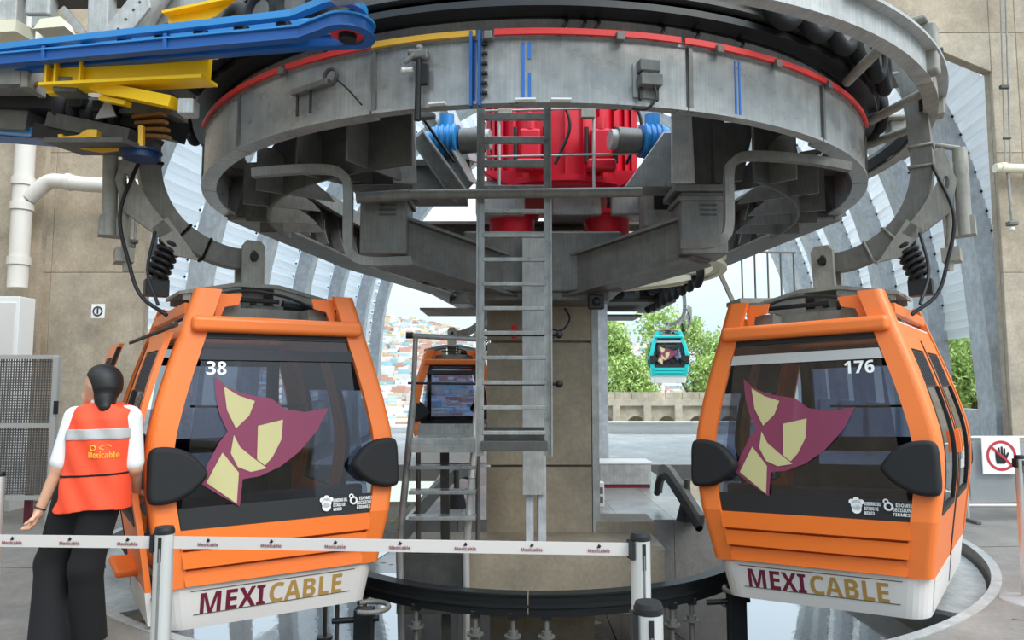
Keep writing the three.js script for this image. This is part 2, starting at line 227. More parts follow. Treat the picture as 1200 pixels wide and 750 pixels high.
function sweepRib(path, depth, width) { // box rib in the plane of the arch
  const rings = path.map((p, i) => { const a = path[Math.max(0, i - 1)], b = path[Math.min(path.length - 1, i + 1)], t = b.clone().sub(a).normalize(), n = V(-t.y, t.x, 0); const q = (k, z) => p.clone().addScaledVector(n, k * depth / 2).add(V(0, 0, z)); const w = width / 2; return [q(-1, -w), q(-1, w), q(1, w), q(1, -w)]; });
  const pos = []; for (let i = 0; i < rings.length - 1; i++) for (let k = 0; k < 4; k++) { const A = rings[i][k], B = rings[i][(k + 1) % 4], C = rings[i + 1][(k + 1) % 4], D = rings[i + 1][k]; for (const v of [A, B, C, A, C, D]) pos.push(v.x, v.y, v.z); }
  const g = new THREE.BufferGeometry(); g.setAttribute('position', new THREE.Float32BufferAttribute(pos, 3)); g.computeVertexNormals(); return g;
}

// ---------------------------------------------------------------- outdoors
var hillAt;
{ const g = new THREE.PlaneGeometry(2000, 1600, 120, 120).rotateX(-Math.PI / 2).translate(0, 0, -830); const p = g.attributes.position, n = fbm(77, 6, 4);
  hillAt = (x, z) => { const d = -z, k = Math.max(0, Math.min(1, (d - 180) / 520)); const side = 0.75 + 0.45 * Math.max(-1, Math.min(1, (-x - 20) / 260)); return -12 + 92 * k * k * (3 - 2 * k) * side * (0.75 + 0.5 * n(x / 2000 + 0.5, z / 2000)) - (d < 60 ? 0 : 0); };
  for (let i = 0; i < p.count; i++) p.setY(i, hillAt(p.getX(i), p.getZ(i))); g.computeVertexNormals();
  struct('ground', g, mat('hill', 0x9fa08c, 0.95), 'pale hillside beyond the station'); }
{ const cols = [0xc9c2ba, 0xd6d2cc, 0xbcaea2, 0xb58f7c, 0xa9bcc0, 0xc4b694, 0x8fb0b8, 0xb98f80, 0xe0ddd8, 0xcfc9c4]; const r = rng(91); const n = 16000, base = new THREE.BoxGeometry(1, 1, 1).translate(0, 0.5, 0);
  const im = new THREE.InstancedMesh(base, new THREE.MeshStandardMaterial({ color: 0xffffff, roughness: 0.9 }), n); const o = new THREE.Object3D(), c = new THREE.Color(); let k = 0;
  while (k < n) { const d = 150 + 620 * r(), x = -d * (0.36 - 0.62 * r()); o.position.set(x, hillAt(x, -d) - 1, -d); o.rotation.y = r() * 0.8 - 0.4; o.scale.set(2.5 + 4 * r(), 2.5 + 4 * r() * r(), 3 + 3 * r()); o.updateMatrix(); im.setMatrixAt(k, o.matrix); im.setColorAt(k, c.setHex(cols[Math.floor(r() * cols.length)])); k++; }
  im.name = 'hillside_houses'; im.userData = { label: 'dense pale and coloured houses covering the far hillside', category: 'houses', kind: 'stuff' }; im.castShadow = im.receiveShadow = true; scene.add(im); }
const leafMats = [mat('leafA', 0xa9bf6c, 0.8), mat('leafB', 0x93b05e, 0.8), mat('leafC', 0xb9cc80, 0.8)];
function tree(label, x, y, z, h, rad, seed, group, leaf = 0.16, count = 12000) {
  const t = thing('tree', label, 'tree', [x, y, z], 0, group), r = rng(seed); part(t, 'trunk', [rod([0, 0, 0], [0.1, h * 0.6, 0], 0.18, 8, 0.1), rod([0.05, h * 0.45, 0], [rad * 0.5, h * 0.75, 0.2], 0.07), rod([0.05, h * 0.4, 0], [-rad * 0.5, h * 0.7, -0.2], 0.07)], mat('bark', 0x6b5a47, 0.9));
  const bl = []; for (let i = 0; i < 9; i++) bl.push([V((r() - 0.5) * rad * 1.3, h * (0.4 + 0.5 * r()), (r() - 0.5) * rad * 1.3), rad * (0.35 + 0.3 * r())]);
  for (let m = 0; m < 3; m++) { const n = Math.floor(count / 3), pos = []; for (let i = 0; i < n; i++) { const [c, q] = bl[Math.floor(r() * bl.length)]; const d = V(r() - 0.5, r() - 0.5, r() - 0.5).normalize().multiplyScalar(q * (0.3 + 0.75 * r())).add(c); const a = V(r() - 0.5, r() - 0.5, r() - 0.5).normalize().multiplyScalar(leaf), b = V(r() - 0.5, r() - 0.5, r() - 0.5).normalize().multiplyScalar(leaf); pos.push(d.x, d.y, d.z, d.x + a.x, d.y + a.y, d.z + a.z, d.x + b.x, d.y + b.y, d.z + b.z); }
    const g = new THREE.BufferGeometry(); g.setAttribute('position', new THREE.Float32BufferAttribute(pos, 3)); g.computeVertexNormals(); const f = part(t, 'foliage', g, leafMats[m]); f.userData.kind = 'stuff'; }
}
tree('leafy green tree left of the teal gondola', 6.4, -4, -46, 9.4, 2.4, 1, undefined, 0.22);
tree('leafy green tree right of the teal gondola', 11.4, -4, -47, 10.6, 3.2, 2, undefined, 0.22);
tree('low green tree under the teal gondola', 9, -5, -51, 6.6, 3.0, 3, undefined, 0.22);
for (let i = 0; i < 4; i++) tree(['nearest','second','third','farthest'][i] + ' bright green tree beside the low openings of the vault on the right', 11.2 + i * 1.3, -1, -13.5 - i * 4.4, 5.4, 1.8, 20 + i, 'trees beside the vault', 0.12);
{ // stone building with arches below the trees
  const b = thing('stone_building', 'pale stone building with a row of arches beyond the station end', 'building', [7.4, -5.5, -37]); const wall = [[-4, 0], [6, 0], [6, 6.0], [-4, 6.0]];
  const s = new THREE.Shape(wall.map(p => new THREE.Vector2(...p))); for (let i = 0; i < 6; i++) { const h = new THREE.Path(), x = -3.3 + i * 1.5; h.moveTo(x, 2.6); h.lineTo(x, 5.0); h.absarc(x + 0.45, 5.0, 0.45, Math.PI, 0, true); h.lineTo(x + 0.9, 2.6); h.lineTo(x, 2.6); s.holes.push(h); }
  mat('stone', 0xd9cdba, 0.9, { map: concreteTex }); part(b, 'arcade_wall', new THREE.ExtrudeGeometry(s, { depth: 0.6, bevelEnabled: false }), M.stone); part(b, 'rear_wall', box(10, 6, 0.3, 1, 3, -2.5), M.stone); part(b, 'roof', box(10.4, 0.3, 3.6, 1, 6.1, -1), M.stone); for (let i = 0; i < 7; i++) part(b, 'pier', box(0.35, 6, 0.35, -3.85 + i * 1.5, 3, 0.75), M.stone); for (let i = 0; i < 12; i++) part(b, 'parapet_stone', box(0.8, 0.4, 0.4, -3.6 + i * 0.82, 6.4, 0.4), M.stone); }
tag(part(scene, 'parapet_wall', [box(9, 0.32, 0.25, 4.6, 0.16, -22.8), box(9.1, 0.05, 0.4, 4.6, 0.34, -22.8)], M.whitePaint), 'low white parapet wall closing the far end of the station', 'wall');
// ---------------------------------------------------------------- turnaround machinery
const RB = 2.9, RY0 = 3.11, RY1 = 3.47;
const onRing = (g, a, y, r = RB) => g.applyMatrix4(new THREE.Matrix4().makeRotationY(R(a))).translate(...pol(r, a, y).toArray());
{ // ring beam
  const t = thing('turnaround_ring', 'large round grey steel ring beam over the cabins with a red edge strip', 'ring beam');
  const cuts = [-96, -70, -45, -20.4, -7.4, 17, 40, 65, 96];
  for (let i = 0; i < cuts.length - 1; i++) {
    const a = cuts[i] + 0.12, b = cuts[i + 1] - 0.12, sg = part(t, 'ring_segment', [arc(RB - 0.025, RB, RY0, RY1, a, b), arc(RB - (Math.abs((a + b) / 2) > 30 ? 0.1 : 0.06), RB + 0.015, RY0 - 0.02, RY0, a, b), arc(RB - 0.3, RB + 0.01, RY1, RY1 + 0.015, a, b)], M.galv);
    if (Math.abs((a + b) / 2) > 30) part(sg, 'inner_web', arc(RB - 0.52, RB - 0.5, RY0 - 0.18, RY1 - 0.05, a, b), M.steelShadeDark);
    part(sg, 'splice_flange', arc(RB, RB + 0.018, RY0, RY1, a, a + 0.5, 0.5), M.steel);
    if (Math.abs((a + b) / 2) > 30) for (let g = a + 5; g < b; g += 11) part(sg, 'gusset', onRing(plate([[0, 0], [0.62, 0], [0.62, 0.34], [0.5, 0.34], [0.06, 0.06]], 0.02).translate(-0.62, 0, 0).rotateY(-Math.PI / 2), g, RY0 - 0.16, 2.6), M.steel);
  }
  // edge strips: red and one yellow length, with clips
  for (const [a, b, m] of [[-62, -34, 0], [-33.5, -20.6, 0], [-20.2, -7.6, 1], [-5.5, 16, 0], [16.5, 30, 0], [30.5, 62, 0]]) part(t, 'edge_strip', [arc(RB + 0.015, RB + 0.035, RY1 + 0.015, RY1 + 0.05, a, b, 1.5)], m ? M.yellowStrip : M.redStrip, m ? 'yellow edge strip' : 'red edge strip');
  for (const a of [-34, -6.2, 8.6, 21, 30, 41]) part(t, 'clip', rbox(0.05, 0.05, 0.04, 0, 0, 0, 0.008).applyMatrix4(new THREE.Matrix4().makeRotationY(R(a))).translate(...pol(RB + 0.035, a, RY1 + 0.01).toArray()), M.steel);
  // blue tape marks
  for (const [a, w, y0, y1] of [[-2.35, 0.42, RY0, RY1 - 0.02], [-1.6, 0.35, RY0, RY0 + 0.16], [-1.6, 0.35, RY0 + 0.24, RY1 - 0.02], [23.8, 0.25, RY0, RY1 - 0.02], [24.4, 0.25, RY0, RY1 - 0.02], [-7.9, 0.35, RY0 - 0.02, RY1]]) part(t, 'blue_tape', arc(RB, RB + 0.004, y0, y1, a - w / 2, a + w / 2, 0.5), M.blueTape);
  part(t, 'joint_flange', [arc(RB, RB + 0.05, RY0 - 0.04, RY1 + 0.04, -8.25, -7.95, 0.3), arc(RB, RB + 0.05, RY0 - 0.04, RY1 + 0.04, -7.3, -7.0, 0.3)], M.blueShadeDark, 'blue edged joint flange'); 
  for (let i = 0; i < 6; i++) part(t, 'joint_bolt', rod(pol(RB + 0.02, -6.9, RY0 + 0.04 + i * 0.058), pol(RB + 0.02, -6.3, RY0 + 0.04 + i * 0.058), 0.012, 6), M.black);
  part(t, 'shelf_tab', [arc(RB + 0.0, RB + 0.05, RY0 - 0.015, RY0 - 0.005, -3.2, -0.9, 0.6)], M.whitePaint); part(t, 'shelf_tab', [arc(RB, RB + 0.05, RY0 - 0.015, RY0 - 0.005, 0.8, 3.0, 0.6)], M.whitePaint); part(t, 'shelf_tab', [arc(RB, RB + 0.05, RY0 - 0.015, RY0 - 0.005, -13, -11, 0.6)], M.whitePaint);
}
{ // devices fixed on the ring
  const t = thing('sensor_box', 'grey sensor box with a cable on the right of the ring beam', 'sensor', pol(RB, 11.8, 3.24).toArray(), R(11.8));
  part(t, 'housing', [rbox(0.125, 0.07, 0.07, 0, 0.07, 0.045, 0.008), rbox(0.13, 0.07, 0.09, 0, -0.02, 0.055, 0.008)], M.steel); part(t, 'slot', box(0.09, 0.025, 0.06, 0, 0.025, 0.05), M.black); part(t, 'mount', [box(0.14, 0.2, 0.012, -0.01, 0.0, 0.008)], M.galvLight); for (const x of [-0.05, 0.05]) part(t, 'foot', box(0.015, 0.07, 0.03, x, -0.09, 0.04), M.black); part(t, 'cable', tube([[0.015, -0.05, 0.09], [0.02, -0.13, 0.1], [-0.03, -0.19, 0.08], [-0.09, -0.17, 0.02]], 0.008, 20, 6), M.black);
  const u = thing('limit_switch', 'small cluttered clamp bracket on the front of the ring beam', 'bracket', pol(RB, -14, 3.3).toArray(), R(-14));
  part(u, 'clamp_head', [rbox(0.11, 0.05, 0.06, 0, 0.09, 0.05, 0.01), rod([-0.06, 0.11, 0.06], [0.06, 0.06, 0.06], 0.018), rod([-0.08, 0.04, 0.08], [0.02, 0.12, 0.06], 0.014), new THREE.SphereGeometry(0.025, 10, 8).translate(0, 0.13, 0.05)], M.steel); part(u, 'stem', [rod([0, 0.06, 0.06], [-0.005, -0.3, 0.06], 0.018), rbox(0.05, 0.12, 0.03, 0.03, -0.03, 0.05, 0.006)], M.darkMetal); part(u, 'knob', [rod([-0.09, 0.0, 0.07], [-0.03, 0.0, 0.07], 0.016), new THREE.SphereGeometry(0.02, 8, 6).translate(-0.09, 0, 0.07)], M.alu); part(u, 'foot_plate', rbox(0.12, 0.03, 0.05, 0.03, -0.27, 0.03, 0.008), M.steelShadeDark);
  const w = thing('ring_bracket', 'grey bracket plate with two rods on the left of the ring beam', 'bracket', pol(RB, -29, 3.3).toArray(), R(-29));
  part(w, 'plate', [rbox(0.3, 0.04, 0.05, 0, 0.02, 0.03, 0.008, 0, 0, R(3))], M.steel); part(w, 'wheel', new THREE.TorusGeometry(0.05, 0.012, 8, 18).translate(0.17, 0.05, 0.04), M.steelShadeDark); for (const x of [-0.11, 0.0]) part(w, 'rod', rod([x, 0, 0.03], [x, -0.14, 0.03], 0.009), M.black); part(w, 'cable', tube([[0.2, 0.04, 0.04], [0.3, -0.05, 0.03], [0.4, -0.16, 0.02]], 0.006, 16, 5), M.black);
}
{ // stacked conveyor rings above
  const t = thing('conveyor_track', 'dark stacked conveyor rails running round above the ring beam', 'conveyor');
  part(t, 'base_ring', arc(RB - 0.12, RB - 0.06, RY1 + 0.015, RY1 + 0.16, -90, 90), M.galvLight, 'pale ring plate with cable holes');
  part(t, 'lower_rail', [arc(2.86, 3.0, 3.62, 3.66, -90, 90), arc(2.84, 2.87, 3.62, 3.72, -90, 90)], M.rail, 'black running rail');
  part(t, 'upper_rail', [arc(2.92, 2.96, 3.70, 3.92, -90, 90), arc(2.7, 3.02, 3.7, 3.72, -90, 90), arc(2.75, 3.0, 3.92, 3.94, -90, 90)], M.steelShadeDark, 'dark grey running rail');
  part(t, 'top_ring', arc(2.2, 3.04, 3.99, 4.03, -90, 90), M.steel);
  for (let a = -84; a <= 84; a += 7) { part(t, 'stay', bar(pol(2.75, a, 3.48), pol(2.75, a, 3.98), 0.05, 0.05), M.steel); }
  for (let a = -80; a <= 80; a += 5.7) if (Math.abs(a) > 26 && Math.abs(Math.abs(a) - 64) > 5) { const q = part(t, 'drive_tyre', onRing(new THREE.TorusGeometry(0.13, 0.05, 10, 20), a, 3.8, 3.07), M.rubber, 'black rubber drive tyre'); part(q, 'hub', onRing(new THREE.CylinderGeometry(0.09, 0.09, 0.05, 16).rotateX(Math.PI / 2), a, 3.8, 3.07), M.steel); }
  for (const a of [2.5, 4.6, 6.2, 14, 18.5, 25, -27]) part(t, 'cable', tube([pol(2.85, a, 3.62), pol(2.9, a + 0.2, 3.58), pol(2.9, a - 0.5, 3.52), pol(2.86, a - 0.8, 3.48)], 0.01, 12, 6), M.black);
}
{ // outer guide rail
  const t = thing('outer_guide_rail', 'pale grey curved guide rail sweeping over the right hanger', 'guide rail'), y = 3.55, r = 3.36;
  part(t, 'rail', [arc(r - 0.05, r + 0.05, y, y + 0.16, -20, 52)], M.galvLight); part(t, 'rail', [arc(r - 0.05, r + 0.05, y, y + 0.17, 52.3, 104)], M.beige);
  part(t, 'inner_pad', [arc(r - 0.075, r - 0.05, y + 0.02, y + 0.12, 60, 112)], M.rubber);
  for (const a of [50, 66, 84]) { part(t, 'rail_bracket', [onRing(rbox(0.14, 0.34, 0.18, 0, 0.1, 0.02, 0.02), a, y + 0.08, r), onRing(rbox(0.3, 0.03, 0.34, 0, 0.28, -0.1, 0.01), a, y + 0.08, r)], M.beige); }
  for (const a of [40, 58, 72]) part(t, 'stay_tube', rod(pol(2.95, a + 6, y + 0.02), pol(r, a, y + 0.08), 0.035, 12), M.beige);
  part(t, 'flange', [arc(r + 0.05, r + 0.12, y + 0.15, y + 0.17, 30, 100)], M.galvLight);
}
// straight beams going back from the ring
function backBeam(label, pts) {
  const t = thing('track_beam', label, 'beam');
  for (let i = 0; i < pts.length - 1; i++) {
    const p = v3(pts[i]), q = v3(pts[i + 1]), d = q.clone().sub(p), n = Math.max(1, Math.round(d.length() / 0.5)), s = d.clone().normalize(), side = V(-s.z, 0, s.x);
    part(t, 'web', bar(p.clone().add(V(0, 0.2, 0)), q.clone().add(V(0, 0.2, 0)), 0.03, 0.5), M.steelShadeDark); part(t, 'bottom_flange', bar(p.clone().add(V(0, -0.06, 0)), q.clone().add(V(0, -0.06, 0)), 0.36, 0.025), M.steel); part(t, 'top_flange', bar(p.clone().add(V(0, 0.46, 0)), q.clone().add(V(0, 0.46, 0)), 0.5, 0.03), M.steelShadeDark); part(t, 'side_channel', bar(p.clone().addScaledVector(side, 0.25).add(V(0, 0.42, 0)), q.clone().addScaledVector(side, 0.25).add(V(0, 0.42, 0)), 0.06, 0.16), M.steel);
    for (let k = 0; k <= n; k++) { const c = p.clone().lerp(q, k / n); for (const m of [-1, 1]) { part(t, 'stiffener', bar(c.clone().addScaledVector(side, m * 0.16).add(V(0, -0.05, 0)), c.clone().addScaledVector(side, m * 0.02).add(V(0, 0.44, 0)), 0.018, 0.12), M.steel); } part(t, 'cross_plate', bar(c.clone().addScaledVector(side, -0.17).add(V(0, 0.1, 0)), c.clone().addScaledVector(side, 0.17).add(V(0, 0.1, 0)), 0.012, 0.28), M.steelShadeDark); }
  }
  return t;
}
backBeam('dark ribbed track beam running back from the left of the ring', [[-2.52, 3.12, -6.9], [-2.05, 3.1, -9.7], [-1.2, 3.1, -12.6], [-0.8, 3.1, -16]]);
backBeam('dark ribbed track beam running back from the right of the ring', [[2.95, 3.12, -6.9], [2.6, 3.1, -9.7], [2.5, 3.1, -12.6], [2.9, 3.1, -16]]);
{ // cross frames between the two beams
  const t = thing('conveyor_gantry', 'dark steel cross frames and machinery between the track beams behind the column', 'steel frame');
  for (const [z, x0, x1, y] of [[-9.8, -2.0, 2.6, 3.35], [-11.4, -1.5, 2.5, 3.2], [-13, -1.1, 2.5, 3.05], [-15, -0.9, 2.7, 3.1]]) part(t, 'cross_beam', ibeam([x0, y, z], [x1, y, z], 0.2, 0.26), M.steelShadeDark);
  for (const x of [1.0, 1.6, 2.2]) part(t, 'motor', [rbox(0.36, 0.26, 0.5, x, 2.98, -11.9, 0.04), rod([x, 2.98, -11.6], [x, 2.98, -11.4], 0.1, 14)], M.darkMetal); part(t, 'walk_grating', box(3.2, 0.05, 1.4, 1.0, 2.82, -12.4), M.steelShadeDark); 
  for (let i = 0; i < 9; i++) part(t, 'drive_wheel', new THREE.TorusGeometry(0.14, 0.05, 8, 18).rotateY(Math.PI / 2).translate(2.32, 2.88, -9.2 - i * 0.42), M.rubber);
  part(t, 'light_bar', [rbox(1.6, 0.05, 0.08, 1.5, 2.74, -13.5, 0.01)], M.beige);
  part(t, 'lower_pan', [box(2.6, 0.03, 0.9, 0.9, 2.66, -13), box(1.2, 0.03, 1.2, -0.9, 2.72, -12.6)], M.steel);
}
{ const t = thing('walkway_railing', 'thin grey railing on a small platform high behind the right gondola', 'railing', [3.25, 2.55, -9.6]); part(t, 'deck', box(0.75, 0.06, 0.6), M.beige); for (let i = 0; i < 5; i++) part(t, 'baluster', rod([-0.33 + i * 0.165, 0, 0.26], [-0.33 + i * 0.165, 0.62, 0.26], 0.012, 6), M.steel); part(t, 'handrail', rod([-0.36, 0.62, 0.26], [0.36, 0.62, 0.26], 0.016, 8), M.steel); part(t, 'hanger_stay', bar([-0.3, 0, -0.2], [-0.6, 0.7, -0.2], 0.05, 0.05), M.beige); }
{ // haul wheel
  const t = thing('bullwheel', 'cream rimmed horizontal bullwheel behind the column', 'wheel', [0.75, 2.9, -8.9]); const z = (a, b, c, d) => arc(a, b, c, d, 0, 360, 5, 0, 0);
  part(t, 'rim', [z(1.62, 1.74, -0.07, 0.07), z(1.7, 1.78, 0.05, 0.09), z(1.7, 1.78, -0.09, -0.05)], M.cream); part(t, 'hub', [cyl(0.3, 0.3, 0.35), cyl(0.4, 0.4, 0.04, 0, -0.1)], M.red); for (let i = 0; i < 8; i++) { const a = i * 45 + 12; part(t, 'spoke', bar([0.28 * Math.sin(R(a)), 0, 0.28 * Math.cos(R(a))], [1.63 * Math.sin(R(a)), 0, 1.63 * Math.cos(R(a))], 0.14, 0.06), M.cream); }
}
{ // drive: red gear housing with blue motors
  const t = thing('gear_housing', 'big red gear housing inside the ring', 'gearbox', [0.45, 0, -6.7]);
  part(t, 'drum', [cyl(0.66, 0.66, 1.0, 0, 3.66, 0, 40), cyl(0.71, 0.71, 0.05, 0, 4.0, 0, 40), cyl(0.71, 0.71, 0.05, 0, 3.2, 0, 40)], M.red);
  for (let i = -6; i <= 6; i++) { const a = i * 13; part(t, 'rib', bar([0.68 * Math.sin(R(a)), 3.2, 0.68 * Math.cos(R(a))], [0.68 * Math.sin(R(a)), 4.0, 0.68 * Math.cos(R(a))], 0.025, 0.06), M.red); }
  part(t, 'wing', [plate([[-0.72, 3.3], [0.72, 3.3], [0.45, 3.16], [-0.45, 3.16]], 0.1, 0.01).translate(0, 0, 0.5)], M.red);
  for (const x of [-0.3, 0.28]) { const c = part(t, 'caliper', [rbox(0.18, 0.26, 0.14, x, 3.46, 0.72, 0.03), rbox(0.24, 0.1, 0.12, x, 3.28, 0.76, 0.03), cyl(0.05, 0.05, 0.1, x, 3.63, 0.74)], M.red); for (const d of [-0.12, 0.12]) part(c, 'spring', rod([x + d, 3.3, 0.76], [x + d, 3.6, 0.76], 0.02), M.black); part(c, 'hose', tube([[x + 0.1, 3.74, 0.78], [x + 0.25, 3.78, 0.82], [x + 0.32, 3.58, 0.82], [x + 0.2, 3.28, 0.8]], 0.014, 20, 6), M.black); }
  
  for (const x of [-0.45, 0.38]) part(t, 'lower_roller', [cyl(0.2, 0.2, 0.22, x, 2.86, 0.25), cyl(0.24, 0.24, 0.04, x, 2.97, 0.25)], M.red);
  const mo = (x, s, label) => { const m = thing('motor', label, 'motor', [x, 3.42, -5.75]); part(m, 'body', [rod([0, 0, 0], [s * 0.2, 0.0, -0.05], 0.13, 18), rod([s * 0.1, 0, -0.02], [s * 0.1, 0.22, -0.02], 0.06), rod([s * 0.2, 0, -0.05], [s * 0.26, 0, -0.06], 0.1, 16)], M.blue); part(m, 'gearhead', [rod([-s * 0.02, 0, 0], [-s * 0.2, 0, 0.04], 0.1, 16)], M.steel); part(m, 'end_cap', [rod([-s * 0.2, 0, 0.04], [-s * 0.25, 0, 0.05], 0.08, 16)], M.galvLight); for (let i = 0; i < 4; i++) part(m, 'fin', rod([s * (0.03 + i * 0.045), 0, -0.01 * i], [s * (0.045 + i * 0.045), 0, -0.01 * i], 0.14, 18), M.blue); };
  mo(1.02, 1, 'blue motor with a grey end at the right of the red housing'); mo(-0.42, -1, 'small blue motor at the left of the red housing');
}
{ const t = thing('guard_railing', 'thin grey guard rail in front of the red gear housing', 'railing'); for (const y of [130, 184]) part(t, 'rail', rod(at(563, y, 5.75), at(748, y - 4, 5.75), 0.009, 8), M.galvLight); for (const x of [585, 696]) part(t, 'post', rod(at(x, 128, 5.75), at(x, 220, 5.75), 0.012, 8), M.galvLight); part(t, 'small_box', rbox(0.11, 0.08, 0.05, ...at(592, 134, 5.74).toArray(), 0.006), M.beige); part(t, 'small_box', rbox(0.11, 0.08, 0.05, ...at(689, 133, 5.74).toArray(), 0.006), M.beige); }
{ // grey cabinets and trays below the drive
  const t = thing('machine_base', 'light grey base boxes and beams under the red gear housing', 'machine base');
  for (const x of [-0.15, 0.5, 1.0]) part(t, 'base_box', rbox(0.42, 0.3, 0.3, x + 0.05, 3.08, -6.35, 0.02), M.galvLight); part(t, 'side_box', [rbox(0.34, 0.34, 0.26, 1.25, 2.95, -6.1, 0.02)], M.galvLight); part(t, 'side_slot', box(0.12, 0.16, 0.02, 1.22, 3.0, -5.96), M.black);
  for (const y of [2.6, 2.72]) part(t, 'dark_beam', bar([-0.9, y, -6.2], [1.5, y, -6.2], 0.1, 0.05), M.steelShadeDark); 
  part(t, 'added_rear_beam', ibeam([-1.0, 2.9, -7.4], [1.6, 2.9, -7.4], 0.3, 0.42, 0.03), M.steel);  // beam added to close the bright gap between base boxes and column head
  part(t, 'sloping_chute', [plate([[0, 0], [0.5, 0], [0.5, 0.42], [0.3, 0.42]], 0.28, 0.01).translate(0.88, 3.02, -5.75)], M.galv);
  part(t, 'left_tray', [box(0.5, 0.26, 0.3, -0.62, 3.12, -6.0), box(0.56, 0.05, 0.36, -0.62, 3.27, -6.0)], M.steel);
  for (const [a, b] of [[at(500, 130, 5.9), at(550, 220, 5.6)], [at(490, 160, 5.5), at(540, 230, 5.4)], [at(520, 125, 6.5), at(552, 195, 6.2)]]) part(t, 'brace', ibeam(a, b, 0.1, 0.12, 0.012), M.galv);
  part(t, 'thin_rod', rod(at(488, 128, 5.3), at(532, 190, 5.3), 0.012), M.darkMetal);
}
{ // column with forked arms
  const t = thing('support_column', 'clad square column carrying the ring on two forked steel arms', 'column');
  const x0 = -0.2, x1 = 0.72, z = -6.55; mat('cladB', 0xb3a893, 0.6, { map: concreteTex });
  [[-0.28, 0.78], [0.8, 1.86], [1.88, 2.32]].forEach(([a, b], i) => { part(t, 'cladding_panel', rbox(0.44, b - a, 0.03, -0.0, (a + b) / 2, z, 0.004), i % 2 ? M.clad : M.cladB); part(t, 'cladding_panel', rbox(0.46, b - a, 0.03, 0.465, (a + b) / 2, z, 0.004), M.clad); });
  part(t, 'core', box(x1 - x0 - 0.02, 3.25, 0.86, (x0 + x1) / 2, 0.875, z - 0.46), M.clad); part(t, 'corner_trim', box(0.06, 2.6, 0.06, x1 + 0.01, 1.02, z - 0.005), M.galvLight);
  part(t, 'head', [rbox(1.3, 0.5, 1.0, 0.25, 2.5, -6.5, 0.02), rbox(1.1, 0.2, 0.8, 0.25, 2.28, -6.45, 0.02)], M.steel);
  for (const s of [-1, 1]) {
    const cx = 0.23, e = V(cx + s * 1.16, 2.56, -5.45), c0 = V(cx + s * 0.3, 2.38, -6.2);
    const arm = part(t, 'forked_arm', [bar(c0, e, 0.3, 0.3, 0.012)], M.steel); part(arm, 'flange', [bar(c0.clone().add(V(0, 0.16, 0)), e.clone().add(V(0, 0.16, 0)), 0.38, 0.022), bar(c0.clone().add(V(0, -0.16, 0)), e.clone().add(V(0, -0.16, 0)), 0.38, 0.022)], M.steel);
    const sd = part(t, 'saddle', [rbox(0.34, 0.46, 0.34, e.x, 2.66, e.z, 0.015)], M.steel); part(sd, 'saddle_cap', [rbox(0.44, 0.05, 0.42, e.x, 2.91, e.z, 0.01), rbox(0.38, 0.04, 0.38, e.x, 2.84, e.z, 0.01)], M.steel); for (let i = 0; i < 3; i++) part(sd, 'vent', box(0.12, 0.012, 0.01, e.x + 0.03, 2.72 + i * 0.035, e.z + 0.172), M.steelShadeDark);
    const po = part(t, 'upright', [rbox(0.3, 0.62, 0.3, e.x + s * 0.02, 3.22, e.z, 0.01)], M.steelShadeDark); part(po, 'upright_plate', [plate([[-0.07, 2.94], [0.09, 2.94], [0.07, 3.6], [-0.06, 3.6]], 0.03, 0.004, s < 0 ? [[0, 3.2, 0.018, 0.055], [0, 3.42, 0.018, 0.055]] : []).translate(e.x + (s < 0 ? 0.15 : -0.17), 0, e.z + 0.22)], M.galvLight, 'pale slotted plate');
    part(po, 'knee_plate', plate([[0, 2.95], [s * 0.2, 2.97], [s * 0.3, 3.4], [0, 3.4]], 0.04).translate(e.x + s * 0.08, 0, e.z + 0.16), M.steelShadeDark);
  }
  part(t, 'centre_bearing', [rbox(0.13, 0.12, 0.06, 0.68, 2.16, -5.97, 0.015), new THREE.SphereGeometry(0.035, 12, 8).translate(0.68, 2.16, -5.93)], M.black);
}
{ // cross pipe, tube guards
  const t = part(scene, 'cross_pipe', [rod(at(418, 232, 5.15), at(480, 228, 5.15), 0.04, 14), rod(at(480, 228, 5.15), at(752, 225, 5.15), 0.035, 14)], M.armGrey); tag(t, 'grey horizontal pipe crossing behind the fixed ladder below the red housing', 'pipe');
  const loop = (pts, label) => tag(part(scene, 'tube_guard', sweep(smooth(pts.map(p => at(...p)), 50), 0.06, 0.06, V(0, 0, 1)), M.armGrey), label, 'tube frame');
  loop([[296, 203, 4.95], [345, 199, 4.95], [385, 199, 4.95], [402, 206, 4.95], [408, 222, 4.95], [408, 282, 4.95], [414, 300, 4.95], [436, 307, 5.0], [480, 306, 5.2]], 'bent square tube guard beside the left saddle of the column');
  loop([[996, 196, 5.0], [945, 187, 5.0], [880, 183, 4.95], [860, 190, 4.95], [854, 206, 4.95], [854, 262, 4.95], [847, 280, 4.95], [828, 286, 5.0], [800, 287, 5.1]], 'bent square tube guard beside the right saddle of the column');
}
